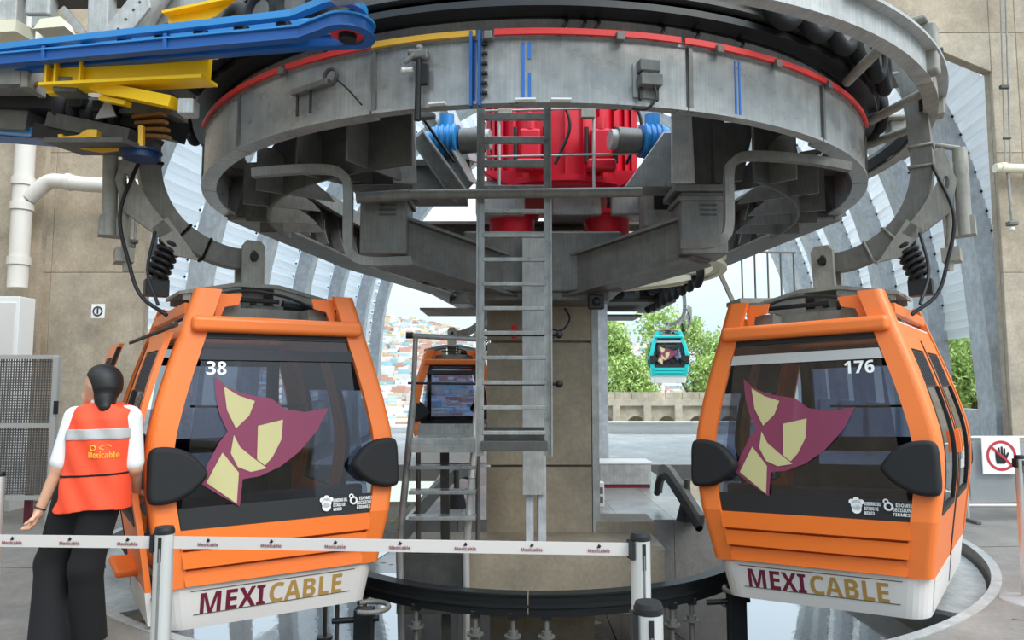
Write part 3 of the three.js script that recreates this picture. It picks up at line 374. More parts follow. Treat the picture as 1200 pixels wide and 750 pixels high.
{ // fixed ladder
  const t = thing('fixed_ladder', 'tall grey fixed ladder rising to the ring in front of the column', 'ladder'), d = 5.25, L = at(563, 300, d).x, Rr = at(642, 300, d).x;
  for (const x of [L, Rr]) part(t, 'stile', [bar([x, 1.0, -d], [x, 3.52, -d], 0.055, 0.03), bar([x + (x < 0.1 ? -0.022 : 0.022), 1.0, -d + 0.02], [x + (x < 0.1 ? -0.022 : 0.022), 3.52, -d + 0.02], 0.01, 0.06)], M.galv);
  for (let i = 0; i < 14; i++) { const y = 1.16 + i * 0.175; part(t, 'rung', [rbox(Rr - L - 0.03, i > 10 ? 0.05 : 0.03, 0.04, (L + Rr) / 2, y, -d, 0.006)], M.galv); }
  part(t, 'foot_plate', [rbox(Rr - L - 0.02, 0.07, 0.2, (L + Rr) / 2, 1.07, -d - 0.06, 0.006), box(Rr - L - 0.02, 0.1, 0.02, (L + Rr) / 2, 1.14, -d - 0.15)], M.steelShadeDark); 
  for (const y of [1.5, 1.85]) part(t, 'wall_stay', [rod([L - 0.03, y, -d - 0.04], [Rr + 0.08, y, -d - 0.04], 0.012), rod([Rr + 0.05, y, -d - 0.04], [Rr + 0.05, y, -6.52], 0.012), new THREE.SphereGeometry(0.028, 10, 8).translate(Rr + 0.08, y, -d - 0.04)], M.darkMetal);
  const s = part(t, 'safety_cable', tube([[0.28, 2.0, -6.4], [0.42, 1.96, -6.4], [0.5, 2.06, -6.42], [0.46, 2.16, -6.44]], 0.008, 24, 6), M.black);
  const p = thing('ladder_post', 'pale galvanised channel post standing up the face of the column', 'post'); part(p, 'channel', [box(0.17, 2.05, 0.02, 0.17, 1.66, -5.92), box(0.015, 2.05, 0.06, 0.09, 1.66, -5.95), box(0.015, 2.05, 0.06, 0.25, 1.66, -5.95)], M.galvLight); for (const x of [0.14, 0.24]) part(p, 'lower_channel', [bar([x, 0.23, -6.0], [x, 1.0, -6.0], 0.06, 0.06)], M.rib); part(p, 'lamp', [rod([0.02, 1.92, -6.3], [0.02, 2.0, -6.3], 0.03), rod([0.02, 1.88, -6.3], [0.02, 1.92, -6.3], 0.02)], M.red);
}
{ // stepladder
  const t = thing('stepladder', 'grey metal stepladder with handrails left of the column', 'stepladder'), d = 5.55, a = (x, y, dd = d) => at(x, y, dd);
  const yb = PIT, foot = (x, dz) => V(x, yb, -d + dz);
  const pl = a(487, 395, 5.9), pr = a(562, 398, 5.9); part(t, 'handrail', [rod(a(478, 393, 5.85), a(570, 398, 5.85), 0.022)], M.galv); part(t, 'end_grip', rod(a(476, 393, 5.85), a(484, 393, 5.85), 0.027), M.black);
  part(t, 'side_rail', [rod(a(487, 395, 5.85), a(484, 470, 5.85), 0.02), rod(a(484, 470, 5.85), a(468, 640, 5.83), 0.028)], M.galv); part(t, 'side_rail', [rod(a(566, 400, 5.85), a(553, 560, 5.76), 0.028), rod(a(553, 560, 5.76), a(546, 648, 5.83), 0.028)], M.alu);
  part(t, 'mid_rail', rod(a(478, 449, 5.85), a(566, 450, 5.85), 0.01), M.darkMetal);
  const step = (y, dd, w = 0.13) => { const p = a(480, y, dd), q = a(558, y, dd); part(t, 'step', rbox(q.x - p.x, 0.03, w, (p.x + q.x) / 2, p.y, -dd, 0.006), M.galv); }; step(547, 5.8); step(576, 5.77); step(606, 5.74); { const p = a(486, 512, 5.8), q = a(568, 512, 5.8); part(t, 'platform', [rbox(q.x - p.x, 0.05, 0.4, (p.x + q.x) / 2, p.y - 0.02, -5.8, 0.008), box(q.x - p.x, 0.1, 0.02, (p.x + q.x) / 2, p.y + 0.04, -5.99), box(q.x - p.x, 0.06, 0.02, (p.x + q.x) / 2, p.y - 0.07, -5.6)], M.galv); }
  for (const x of [490, 560]) part(t, 'rear_leg', rod(a(x, 515, 5.9), V(a(x, 515, 5.9).x, yb, -6.1), 0.02), M.steel); part(t, 'front_leg', rod(a(468, 640, 5.83), V(-0.83, yb, -5.84), 0.028), M.galv); part(t, 'front_leg', rod(a(546, 648, 5.83), V(-0.34, yb, -5.84), 0.028), M.alu);
  part(t, 'back_brace', bar(a(521, 520, 5.95), V(-0.52, yb, -6.1), 0.07, 0.03), M.steelShadeDark);
}
{ // low sheet box round the column foot
  const t = thing('column_plinth', 'low grey sheet metal box around the foot of the column', 'plinth'); mat('plinth', 0xada290, 0.55, { map: concreteTex });
  part(t, 'front_panel', rbox(1.55, 0.5, 0.04, 0.42, -0.03, -5.95, 0.005), M.plinth); part(t, 'tread_panel', rbox(0.52, 0.46, 0.04, -0.63, -0.05, -5.95, 0.005), M.steelShadeDark, 'darker patterned sheet'); part(t, 'top_panel', box(2.04, 0.03, 0.6, 0.17, 0.21, -6.25), M.plinth); part(t, 'side_panel', box(0.04, 0.46, 0.6, 1.18, -0.04, -6.25), M.plinth); part(t, 'side_panel', box(0.04, 0.46, 0.6, -0.88, -0.05, -6.25), M.steelShadeDark); part(t, 'rear_step', rbox(0.5, 0.6, 0.4, 0.98, 0.02, -6.72, 0.005), M.plinth);
  part(t, 'corner_angle', box(0.02, 0.46, 0.05, -0.37, -0.05, -5.945), M.steelShadeDark);
}
{ // black lower guide ring on legs
  const t = thing('lower_guide_rail', 'black curved guide rail on short legs above the trench floor', 'guide rail'), cz = -7.35, r = 1.98; const A = (a, b, c, d, e, f) => arc(a, b, c, d, e, f, 2, CX + 0.03, cz);
  part(t, 'rail', [A(r - 0.04, r, -0.13, 0.01, -100, -3), A(r - 0.1, r + 0.01, 0.01, 0.025, -100, -3)], M.rail); part(t, 'rail', [A(r - 0.04, r, -0.13, 0.01, -2.7, 100), A(r - 0.1, r + 0.01, 0.01, 0.025, -2.7, 100)], M.rail); part(t, 'rail_rib', A(r, r + 0.012, -0.07, -0.05, -100, 100), M.black);
  for (const a of [-74, -58, -44, -28, -14, -6, 1, 30, 36, 52, 66]) { const p = pol(r - 0.03, a, 0, CX + 0.03, cz), l = part(t, 'leg', [rod([p.x, PIT, p.z], [p.x, -0.1, p.z], 0.018)], M.steel); part(l, 'foot', [cyl(0.07, 0.07, 0.02, p.x, PIT + 0.01, p.z, 14), cyl(0.06, 0.06, 0.012, p.x, -0.272, p.z, 14), cyl(0.035, 0.035, 0.03, p.x, -0.25, p.z, 12)], M.steel); part(l, 'saddle', rbox(0.07, 0.05, 0.06, p.x, -0.13, p.z, 0.006), M.rail); }
}
for (const [x, z, lab] of [[-1.02, -5.28, 'black floor bracket with a hoop under the left gondola'], [1.68, -5.72, 'black floor bracket with a hoop under the right gondola']]) { const t = thing('guide_bracket', lab, 'bracket', [x, PIT, z]); part(t, 'post', rbox(0.13, 0.71, 0.1, 0, 0.355, 0, 0.01), M.rail); part(t, 'base_plate', [rbox(0.3, 0.03, 0.26, 0, 0.015, 0, 0.006)], M.rail); for (const s of [-1, 1]) part(t, 'bolt', cyl(0.014, 0.014, 0.05, s * 0.11, 0.05, 0.06, 8), M.steel); part(t, 'hoop', new THREE.TorusGeometry(0.13, 0.018, 8, 24, 4.4).rotateX(Math.PI / 2).rotateY(x < 0 ? 2.4 : 0.6).translate(0.04, 0.72, 0.02), M.armGrey); part(t, 'cross_arm', rod([-0.22, 0.62, 0], [0.1, 0.64, 0], 0.02), M.rail); }

// ---------------------------------------------------------------- blue and yellow rail machinery, upper left
function stadium(p, q, hw, rad) { const d = q.clone().sub(p).setY(0).normalize(), n = V(-d.z, 0, d.x), o = [], st = m => { const a = [], e = q.clone().addScaledVector(d, -rad * 2.2); for (let k = 0; k <= 8; k++) a.push(p.clone().lerp(e, k / 8).addScaledVector(n, m * hw)); return a; }; o.push(...st(1)); for (let k = 0; k <= 16; k++) { const a = R(115 - k * 230 / 16); o.push(q.clone().addScaledVector(n, rad * Math.sin(a)).addScaledVector(d, rad * Math.cos(a))); } o.push(...st(-1).reverse()); return o; }
{
  const t = thing('blue_track', 'long bright blue rail loop with a round end and a red disc, upper left', 'rail'), p = V(-4.0, 3.68, -5.0), q = V(-0.92, 3.47, -4.0), s = stadium(p, q, 0.055, 0.125);
  part(t, 'rail', sweep(s, 0.03, 0.07), M.blueShadeDark); part(t, 'flange', sweep(s.map(v => v.clone().add(V(0, -0.035, 0))), 0.06, 0.012), M.blueShadeDark); part(t, 'flange', sweep(s.map(v => v.clone().add(V(0, 0.035, 0))), 0.06, 0.012), M.blue);  // top flange in the lit blue, body and lower flange in the shaded copy
  const s2 = stadium(p.clone().add(V(0, 0.075, 0)), q.clone().add(V(-0.04, 0.11, 0)), 0.055, 0.125); part(t, 'upper_rail', sweep(s2, 0.05, 0.04), M.blue); part(t, 'joint_collar', [0.32, 0.62].map(k => { const c = p.clone().lerp(q, k), n = V(0.31, 0, 0.95); return rbox(0.03, 0.1, 0.08, c.x + n.x * 0.055, c.y, c.z + n.z * 0.055, 0.006, R(-18)); }), M.blueShadeDark);
  const disc = part(t, 'end_disc', [cyl(0.095, 0.095, 0.03, q.x, q.y - 0.01, q.z, 28)], M.redStrip, 'red disc in the rounded end'); part(disc, 'hub', cyl(0.05, 0.05, 0.06, q.x, q.y - 0.025, q.z), M.darkMetal);
  for (let i = 0; i < 10; i++) { const c = p.clone().lerp(q, 0.06 + i * 0.09); part(t, 'roller', cyl(0.045, 0.045, 0.05, c.x, c.y + 0.06, c.z, 14), M.darkMetal); }
}
{
  const t = thing('yellow_beam', 'yellow steel beam under the blue rail, upper left', 'beam'), a = at(58, 88, 4.75), b = at(246, 78, 4.45);
  part(t, 'web', bar(a, b, 0.04, 0.16), M.yellow); part(t, 'flange', bar(a.clone().add(V(0, -0.09, 0)), b.clone().add(V(0, -0.09, 0)), 0.16, 0.02), M.yellow); part(t, 'flange', bar(a.clone().add(V(0, 0.09, 0)), b.clone().add(V(0, 0.09, 0)), 0.16, 0.02), M.yellow); for (const k of [0.02, 0.08, 0.24]) { const c = a.clone().lerp(b, k); part(t, 'stiffener', rbox(0.015, 0.16, 0.15, c.x, c.y, c.z, 0.003), M.yellow); } part(t, 'end_bracket', bar(at(62, 92, 4.75), at(62, 111, 4.75), 0.05, 0.06), M.yellow);
  const u = thing('yellow_strut', 'slanting yellow arm below the yellow beam reaching the ring', 'arm'); part(u, 'arm', sweep(smooth([at(112, 98, 4.7), at(124, 106, 4.68), at(150, 110, 4.62), at(205, 121, 4.5)], 16), 0.09, 0.07), M.yellow); part(u, 'joint', [new THREE.SphereGeometry(0.06, 14, 10).translate(...at(113, 98, 4.7).toArray())], M.yellow); part(u, 'lower_link', bar(at(120, 116, 4.7), at(150, 122, 4.65), 0.06, 0.03), M.yellow); part(u, 'end_block', rbox(0.1, 0.1, 0.1, ...at(221, 127, 4.5).toArray(), 0.012), M.galvLight);
  const w = thing('yellow_girder', 'broad yellow girder rising behind the blue rail at the top', 'girder'); const c = at(200, 36, 5.2), d = at(420, -8, 4.7); part(w, 'web', bar(c, d, 0.05, 0.2), M.yellow); part(w, 'flange', bar(c.clone().add(V(0, -0.1, 0.02)), d.clone().add(V(0, -0.1, 0.02)), 0.2, 0.02), M.yellow); part(w, 'flange', bar(c.clone().add(V(0, 0.1, 0)), d.clone().add(V(0, 0.1, 0)), 0.18, 0.02), M.yellow); for (let i = 0; i < 7; i++) { const e = c.clone().lerp(d, 0.1 + i * 0.13); part(w, 'bolt', cyl(0.02, 0.02, 0.05, e.x, e.y + 0.13, e.z, 8), M.darkMetal); } part(w, 'bracket', [bar(at(330, 12, 4.8), at(372, 6, 4.75), 0.1, 0.02), bar(at(330, 4, 4.8), at(372, -2, 4.75), 0.1, 0.02)], M.yellowStrip);
}
{ // grey machinery left
  const t = thing('conveyor_machine', 'grey and dark steel drive frame below the blue rail at the left edge', 'steel frame');
  part(t, 'box_beam', bar(at(-60, 94, 5.0), at(38, 92, 4.9), 0.2, 0.16), M.galv); part(t, 'end_plate', rbox(0.05, 0.2, 0.2, ...at(40, 92, 4.9).toArray(), 0.006), M.beige); part(t, 'hook_bar', bar(at(40, 99, 4.9), at(60, 97, 4.8), 0.02, 0.02), M.yellowStrip);
  part(t, 'grey_block', rbox(0.16, 0.1, 0.14, ...at(83, 103, 4.75).toArray(), 0.01), M.steel); part(t, 'tube_beam', bar(at(-60, 132, 5.3), at(45, 140, 5.2), 0.2, 0.22), M.steel); part(t, 'slant_plate', bar(at(20, 112, 5.2), at(130, 148, 5.2), 0.3, 0.05), M.steelShadeDark); part(t, 'lower_beam', bar(at(70, 145, 5.1), at(165, 165, 4.9), 0.22, 0.1), M.steelShadeDark); part(t, 'lower_beam', bar(at(125, 100, 4.9), at(215, 110, 4.8), 0.2, 0.08), M.steelShadeDark); part(t, 'lower_beam', bar(at(150, 130, 5.0), at(212, 132, 4.9), 0.16, 0.09), M.steel);
  for (let i = 0; i < 5; i++) part(t, 'drive_wheel', new THREE.TorusGeometry(0.11, 0.045, 8, 18).rotateY(R(70)).translate(...at(85 + i * 16, 132 + i * 4, 5.1).toArray()), M.rubber); for (const [x, y] of [[92, 120], [120, 126], [140, 122]]) part(t, 'bearing_block', rbox(0.1, 0.09, 0.1, ...at(x, y, 4.95).toArray(), 0.015), M.darkMetal); part(t, 'mount_plate', plate([[0, 0], [0.14, 0.02], [0.08, 0.16]], 0.02).translate(...at(112, 140, 4.85).toArray()), M.galv);
  const y2 = thing('yellow_tray', 'yellow edged tray hanging below the drive frame', 'tray'); part(y2, 'tray', [bar(at(74, 172, 4.9), at(165, 172, 4.7), 0.3, 0.03)], M.steelShadeDark); part(y2, 'rim', [bar(at(72, 158, 4.9), at(72, 172, 4.9), 0.03, 0.03), bar(at(72, 168, 4.9), at(118, 176, 4.8), 0.03, 0.03), bar(at(118, 176, 4.8), at(166, 170, 4.7), 0.03, 0.03), bar(at(166, 148, 4.7), at(166, 172, 4.7), 0.03, 0.03)], M.yellowStrip); part(y2, 'lever', [sweep(smooth([at(75, 166, 4.85), at(95, 164, 4.83), at(106, 158, 4.8), at(116, 158, 4.8)], 12), 0.06, 0.05)], M.yellowStrip);
  const b2 = thing('lower_blue_track', 'darker blue rail lower down at the left edge', 'rail'); part(b2, 'rail', bar(at(-40, 152, 5.4), at(70, 160, 5.2), 0.2, 0.05), M.blue); part(b2, 'rail', bar(at(-40, 158, 5.5), at(70, 166, 5.3), 0.2, 0.03), M.blueShadeDark); for (let i = 0; i < 5; i++) part(b2, 'bolt', rod(at(5 + i * 14, 151, 5.3), at(5 + i * 14, 149, 5.3), 0.012), M.alu); const e = at(165, 186, 4.8); part(b2, 'end_disc', [cyl(0.11, 0.11, 0.05, e.x, e.y + 0.02, e.z, 24), cyl(0.13, 0.13, 0.012, e.x, e.y + 0.045, e.z, 24)], mat('blueDeep', 0x0b2f5c, 0.5));
  part(t, 'dark_housing', [bar(at(-60, 118, 5.3), at(100, 128, 5.2), 0.4, 0.16), bar(at(60, 160, 5.2), at(150, 172, 5.0), 0.3, 0.1)], M.darkMetal); part(t, 'dark_housing', [bar(at(135, 95, 5.1), at(215, 92, 4.9), 0.3, 0.14), bar(at(160, 140, 5.1), at(205, 150, 5.0), 0.25, 0.16)], M.darkMetal); part(t, 'orange_links', [0, 1, 2, 3].map(i => bar(at(158 + i * 3, 138 + i * 7, 4.9), at(192 + i * 2, 134 + i * 9, 4.8), 0.05, 0.022)), mat('rustYellow', 0x8a5c24, 0.6));
}
{ // pale steel posts behind, top left
  const t = thing('gantry_frame', 'pale grey gantry posts and bolted plates at the top left corner', 'steel frame'); const d = 6.0;
  for (const [x, w, y1] of [[14, 0.16, 30], [52, 0.14, 36], [119, 0.17, 50]]) part(t, 'post', bar(at(x, y1, d), at(x + 4, -90, d), w, 0.14, 0.01), M.galvLight); part(t, 'bolted_plate', rbox(0.2, 0.35, 0.05, ...at(46, -6, 5.7).toArray(), 0.02), M.galvLight); part(t, 'diagonal', bar(at(76, 12, d), at(104, 46, d), 0.09, 0.05), M.galvLight); part(t, 'tube', rod(at(152, 44, d), at(192, -20, d), 0.11, 16), M.galvLight); part(t, 'splice_plate', plate([[-0.09, -0.2], [0.09, -0.2], [0.09, 0.18], [0.05, 0.22], [-0.05, 0.22], [-0.09, 0.18]], 0.03, 0.004, [[0, -0.12, 0.016, 0.016], [0, -0.02, 0.016, 0.016], [0, 0.08, 0.016, 0.016], [0, 0.16, 0.016, 0.016]]).rotateZ(R(-36)).translate(...at(150, 22, 5.8).toArray()), M.galvLight); part(t, 'crossbeam', bar(at(-50, -10, 6.1), at(150, -14, 6.1), 0.2, 0.25), M.steelShadeDark); part(t, 'wedge', plate([[0, 0], [0.24, 0.02], [0.2, 0.1], [0.05, 0.08]], 0.15).translate(...at(46, 39, 5.6).toArray()), M.cream); part(t, 'low_beam', bar(at(-40, 40, 6), at(30, 36, 5.9), 0.2, 0.1), M.cream);
  part(t, 'slant_panel', plate([[0, 0], [0.8, 0.25], [0.7, 0.5], [0.2, 0.45]], 0.05).translate(...at(165, 38, 6.1).toArray()), M.galv);
}
// ---------------------------------------------------------------- gondola cabins
const curve = (tab) => y => { for (let i = 0; i < tab.length - 1; i++) if (y <= tab[i + 1][0] || i === tab.length - 2) { const [a, b] = tab[i], [c, d] = tab[i + 1]; return b + (d - b) * (y - a) / (c - a); } };
const hx = curve([[0, 0.65], [0.27, 0.69], [0.45, 0.72], [0.62, 0.75], [0.8, 0.78], [0.95, 0.795], [1.08, 0.795], [1.2, 0.78], [1.4, 0.735], [1.6, 0.68], [1.86, 0.60], [2.12, 0.52]]);
const hz = curve([[0, 0.96], [0.27, 1.01], [0.62, 1.06], [2.12, 0.88]]);
const ys = (a, b, s = 0.08) => { const n = Math.max(1, Math.round((b - a) / s)), o = []; for (let i = 0; i <= n; i++) o.push(a + (b - a) * i / n); return o; };
const endSlab = (y0, y1, d0, d1, t, inset) => loft([[y0, d0], [y1, d1]].map(([y, d]) => { const w = hx(y) - inset, z = hz(y) + d; return [V(-w, y, z - t), V(w, y, z - t), V(w, y, z), V(-w, y, z)]; }));
const strip = (rows) => { const pos = []; for (let i = 0; i < rows.length - 1; i++) { const [a, b] = rows[i], [c, d] = rows[i + 1]; for (const v of [a, b, d, a, d, c]) pos.push(v.x, v.y, v.z); } const g = new THREE.BufferGeometry(); g.setAttribute('position', new THREE.Float32BufferAttribute(pos, 3)); g.computeVertexNormals(); return g; };
const endPane = (y0, y1, inset, d = -0.012) => strip(ys(y0, y1, 5).map(y => [V(-(hx(y) - inset), y, hz(y) + d), V(hx(y) - inset, y, hz(y) + d)]));
function pillarGeo(sx, w1, w2, y0, y1) {
  const r = 0.05, t = 0.045; return loft(ys(y0, y1, 0.07).map(y => { const X = hx(y) + 0.012, Z = hz(y) + 0.012, p = [[X - w1, Z], [X - r, Z]]; for (let k = 1; k < 5; k++) p.push([X - r + r * Math.sin(k * 0.314), Z - r + r * Math.cos(k * 0.314)]); p.push([X, Z - r], [X, Z - w2], [X - t, Z - w2], [X - t, Z - t], [X - w1, Z - t]); return p.map(([x, z]) => V(sx * x, y, z)); }));
}
const sideSlab = (sx, f0, f1, y0, y1, off, t, slide = 0) => loft(ys(y0, y1, 0.08).map(y => { const X = sx * (hx(y) + off), m = hz(Math.min(y, 1.8)) - 0.13, z0 = f0 * m + slide, z1 = f1 * m + slide; return [V(X - sx * t, y, z0), V(X - sx * t, y, z1), V(X, y, z1), V(X, y, z0)]; }));
const sidePane = (sx, f0, f1, y0, y1, off, slide = 0) => strip(ys(y0, y1, 0.08).map(y => { const X = sx * (hx(y) + off), m = hz(Math.min(y, 1.8)) - 0.13; return [V(X, y, f0 * m + slide), V(X, y, f1 * m + slide)]; }));
function band(y0, y1, off) { const r = 0.13, rows = ys(y0, y1, 0.09).map(y => { const X = hx(y) + off, Z = hz(y) + off, p = []; for (const [sx, sz, a0] of [[1, 1, 0], [-1, 1, 90], [-1, -1, 180], [1, -1, 270]]) for (let k = 0; k <= 6; k++) { const a = R(a0 + k * 15); p.push(V(sx * (X - r) + r * Math.cos(a), y, sz * (Z - r) + r * Math.sin(a))); } return p; }); return loft(rows); }
const WA = Math.atan(0.12), SA = Math.atan(0.05 / 0.27);
const onWindow = g => g.rotateX(-WA).translate(0, 0.62, 1.06);         // (x, height above the sill) on the end pane
const onSkirt = g => g.rotateX(SA).translate(0, 0, 0.96);
const poly = (pts, z) => onWindow(new THREE.ExtrudeGeometry(new THREE.Shape(pts.map(([x, y]) => new THREE.Vector2((x - 936) / 160, (1.5 - (y - 450) * 0.00592 - 0.62) / Math.cos(WA)))), { depth: 0.002, bevelEnabled: false }).translate(0, 0, z));
const birdBody = [[869, 441], [880, 452], [893, 459], [908, 463], [926, 466], [940, 478], [962, 482], [988, 478], [975, 503], [955, 526], [935, 541], [914, 550], [897, 552], [894, 580], [875, 567], [856, 553], [863, 534], [874, 512], [882, 501], [874, 482], [870, 462]];
const birdGold = [[[878, 453], [893, 463], [909, 469], [903, 485], [890, 498], [881, 478]], [[912, 496], [938, 490], [936, 512], [927, 530], [919, 539], [911, 532]], [[877, 523], [893, 545], [891, 577], [862, 553]], [[888, 505], [894, 518], [908, 531], [921, 542], [905, 545], [892, 539], [885, 524]]];
function bumperPlate(p) { const c = new THREE.CatmullRomCurve3(p, true).getPoints(40).slice(0, 40); return new THREE.ExtrudeGeometry(new THREE.Shape(c.map(v => new THREE.Vector2(v.x, v.y))), { depth: 0.03, bevelEnabled: true, bevelSize: 0.03, bevelOffset: -0.03, bevelThickness: 0.04, bevelSegments: 4 }).translate(0, 0, -0.02); }
function gondola(o) {
  const t = thing(o.name ?? 'gondola', o.label, 'gondola', o.pos, o.turn), P = o.paint ?? M.orange, P2 = o.paint2 ?? M.orangeDeep, back = g => g.rotateY(Math.PI);
  part(t, 'skirt', band(0, 0.27, 0), M.skirt, 'white lower body band');
  part(t, 'cabin_floor', box(1.24, 0.05, 1.84, 0, 0.25, 0), M.greyDark);
  const ends = o.lite ? [0] : [0, 1];
  for (const e of [0, 1]) {
    const f = g => e ? back(g) : g;
    const ribs = part(t, 'end_panel', [f(endSlab(0.27, 0.62, -0.02, -0.02, 0.02, 0.12))], P2);
    part(ribs, 'lapped_strip', f(endSlab(0.275, 0.365, 0.03, 0.0, 0.03, 0.13)), P2); part(ribs, 'lapped_strip', f(endSlab(0.385, 0.485, 0.035, 0.012, 0.03, 0.13)), P2); part(ribs, 'lapped_strip', f(endSlab(0.505, 0.615, 0.03, 0.004, 0.03, 0.13)), P2);
    const win = part(t, 'end_window', f(endPane(0.6, 1.83, 0.13)), M.glass);
    part(win, 'sill_band', f(endSlab(0.61, 0.745, -0.006, -0.006, 0.004, 0.15)), M.black, 'black printed band along the window foot');
    part(win, 'window_frame', f(endSlab(1.655, 1.725, 0.012, 0.012, 0.02, 0.15)), e || o.darkFrame ? M.greyDark : M.aluFrame);
    part(win, 'window_frame', f(endSlab(1.795, 1.83, 0.0, 0.0, 0.03, 0.14)), M.black);
    part(t, 'lintel', f(rbox(2 * (hx(1.87) - 0.03), 0.105, 0.13, 0, 1.885, hz(1.88) + 0.015, 0.035)), P);
    for (const s of [-1, 1]) {
      const pl = part(t, 'corner_pillar', f(pillarGeo(s, 0.155, 0.12, 0.265, 2.12)), P);
      part(pl, 'top_bracket', f(plate([[0, 0], [s * 0.17, 0.0], [s * 0.15, -0.07], [s * 0.06, -0.09], [s * 0.02, -0.2], [0, -0.2]].map(([x, y]) => [s * (hx(2.1) - 0.12) - x, 2.1 + y]), 0.02).translate(0, 0, hz(2.1) - 0.06)), P);
      const b = bumperPlate([[0.78, 0.79], [0.798, 0.82], [0.802, 0.95], [0.796, 1.08], [0.775, 1.115], [0.68, 1.12], [0.57, 1.08], [0.485, 0.99], [0.465, 0.945], [0.49, 0.90], [0.57, 0.83], [0.68, 0.785]].map(([x, y]) => V(s * x, y, 0)));
      part(t, 'bumper', f(b.translate(0, -0.95, 0).rotateX(-WA).translate(0, 0.95, hz(0.95) + 0.05)), M.rubber, 'black rubber corner bumper');
    }
    if (!o.plain && (!e || o.lite)) part(win, 'emblem', f(poly(birdBody, 0.004)), M.logoMaroon, 'maroon and gold faceted emblem'); 
    if (!o.plain && (!e || o.lite)) for (const q of birdGold) part(win, 'emblem_facet', f(poly(q, 0.008)), M.logoGold);
    if (!o.lite) {
      const w1 = letters('MEXI', 0.13), w2 = letters('CABLE', 0.13), k = 0.92 / (w1.w + w2.w + 0.02);
      w1.g.scale(k, 1, 1).translate(-0.48, 0.09, 0); w2.g.scale(k, 1, 1).translate(-0.48 + (w1.w + 0.02) * k, 0.09, 0);
      part(t, 'lettering', f(onSkirt(w1.g)), M.maroon, 'maroon letters MEXI'); part(t, 'lettering', f(onSkirt(w2.g)), M.gold, 'gold letters CABLE');
      part(t, 'panel_joint', f(merge([box(1.05, 0.005, 0.004, 0, 0.235, hz(0.235) + 0.001), box(1.0, 0.005, 0.004, 0, 0.085, hz(0.085) + 0.001)])), M.joint);
      if (!e) {
        const n = letters(o.number, 0.085); n.g.translate(o.numberX - n.w / 2, (1.56 - 0.62) / Math.cos(WA), 0.002); part(win, 'number', onWindow(n.g), M.white, 'white cabin number ' + o.number);
        const crest = []; for (const [x, y, r] of [[0.30, 0.085, 0.034], [0.30, 0.06, 0.03], [0.30, 0.115, 0.02], [0.27, 0.105, 0.016], [0.33, 0.105, 0.016]]) crest.push(onWindow(new THREE.CylinderGeometry(r, r, 0.003, 14).rotateX(Math.PI / 2).translate(x, y, 0.003)));
        part(win, 'crest', crest, M.whitePaint, 'small pale state crest');
        const l = []; const put = (s, x, y, h, w) => { const q = letters(s, h, 0.002); q.g.scale(w / q.w, 1, 1).translate(x, y, 0.002); l.push(onWindow(q.g)); };
        put('GOBIERNO DEL', 0.345, 0.085, 0.022, 0.10); put('ESTADO DE', 0.345, 0.055, 0.022, 0.085); put('MEXICO', 0.345, 0.028, 0.02, 0.06); put('EDOMEX', 0.53, 0.085, 0.022, 0.10); put('DECISIONES', 0.51, 0.055, 0.024, 0.13); put('FIRMES', 0.51, 0.028, 0.02, 0.10);
        part(win, 'lettering', l, M.whitePaint, 'tiny white words beside the crest'); part(win, 'emblem_mark', [onWindow(new THREE.TorusGeometry(0.022, 0.007, 6, 14).translate(0.49, 0.085, 0.003)), onWindow(new THREE.TorusGeometry(0.013, 0.005, 6, 12).translate(0.475, 0.115, 0.003))], M.whitePaint);
      } else {
        const q = letters('MEXICABLE', 0.09); q.g.scale(0.66 / q.w, 1, 1).translate(0.0, 0.30, 0.004); part(win, 'rear_lettering', f(onWindow(q.g)), M.whitePaint, 'pale letters across the far window'); part(win, 'rear_strip', f(onWindow(box(1.35, 0.13, 0.004, 0, 0.345, 0))), M.black);
      }
      if (e) { part(win, 'handrail', f(merge([rod([-0.1, 1.3, 0.84], [-0.74, 1.3, 0.84], 0.011), rod([-0.1, 1.3, 0.84], [0.25, 1.31, 0.84], 0.011), new THREE.SphereGeometry(0.034, 12, 8).translate(-0.6, 1.3, 0.84), rod([-0.6, 1.3, 0.84], [-0.76, 1.24, 0.84], 0.01)])), M.black); }
    }
    // bench along the end
    const se = part(t, 'bench', f(merge([rbox(1.2, 0.09, 0.42, 0, 0.5, 0.66, 0.03), rbox(1.25, 0.3, 0.06, 0, 0.64, 0.85, 0.02)])), M.seat); for (const i of [-2, -1, 0, 1, 2]) for (const j of [0, 1]) part(se, 'slot', f(box(0.12, 0.02, 0.01, i * 0.2, 0.6 + j * 0.06, 0.885)), M.black);
    part(se, 'pedestal', f(box(1.1, 0.2, 0.3, 0, 0.36, 0.7)), M.greyDark);
  }
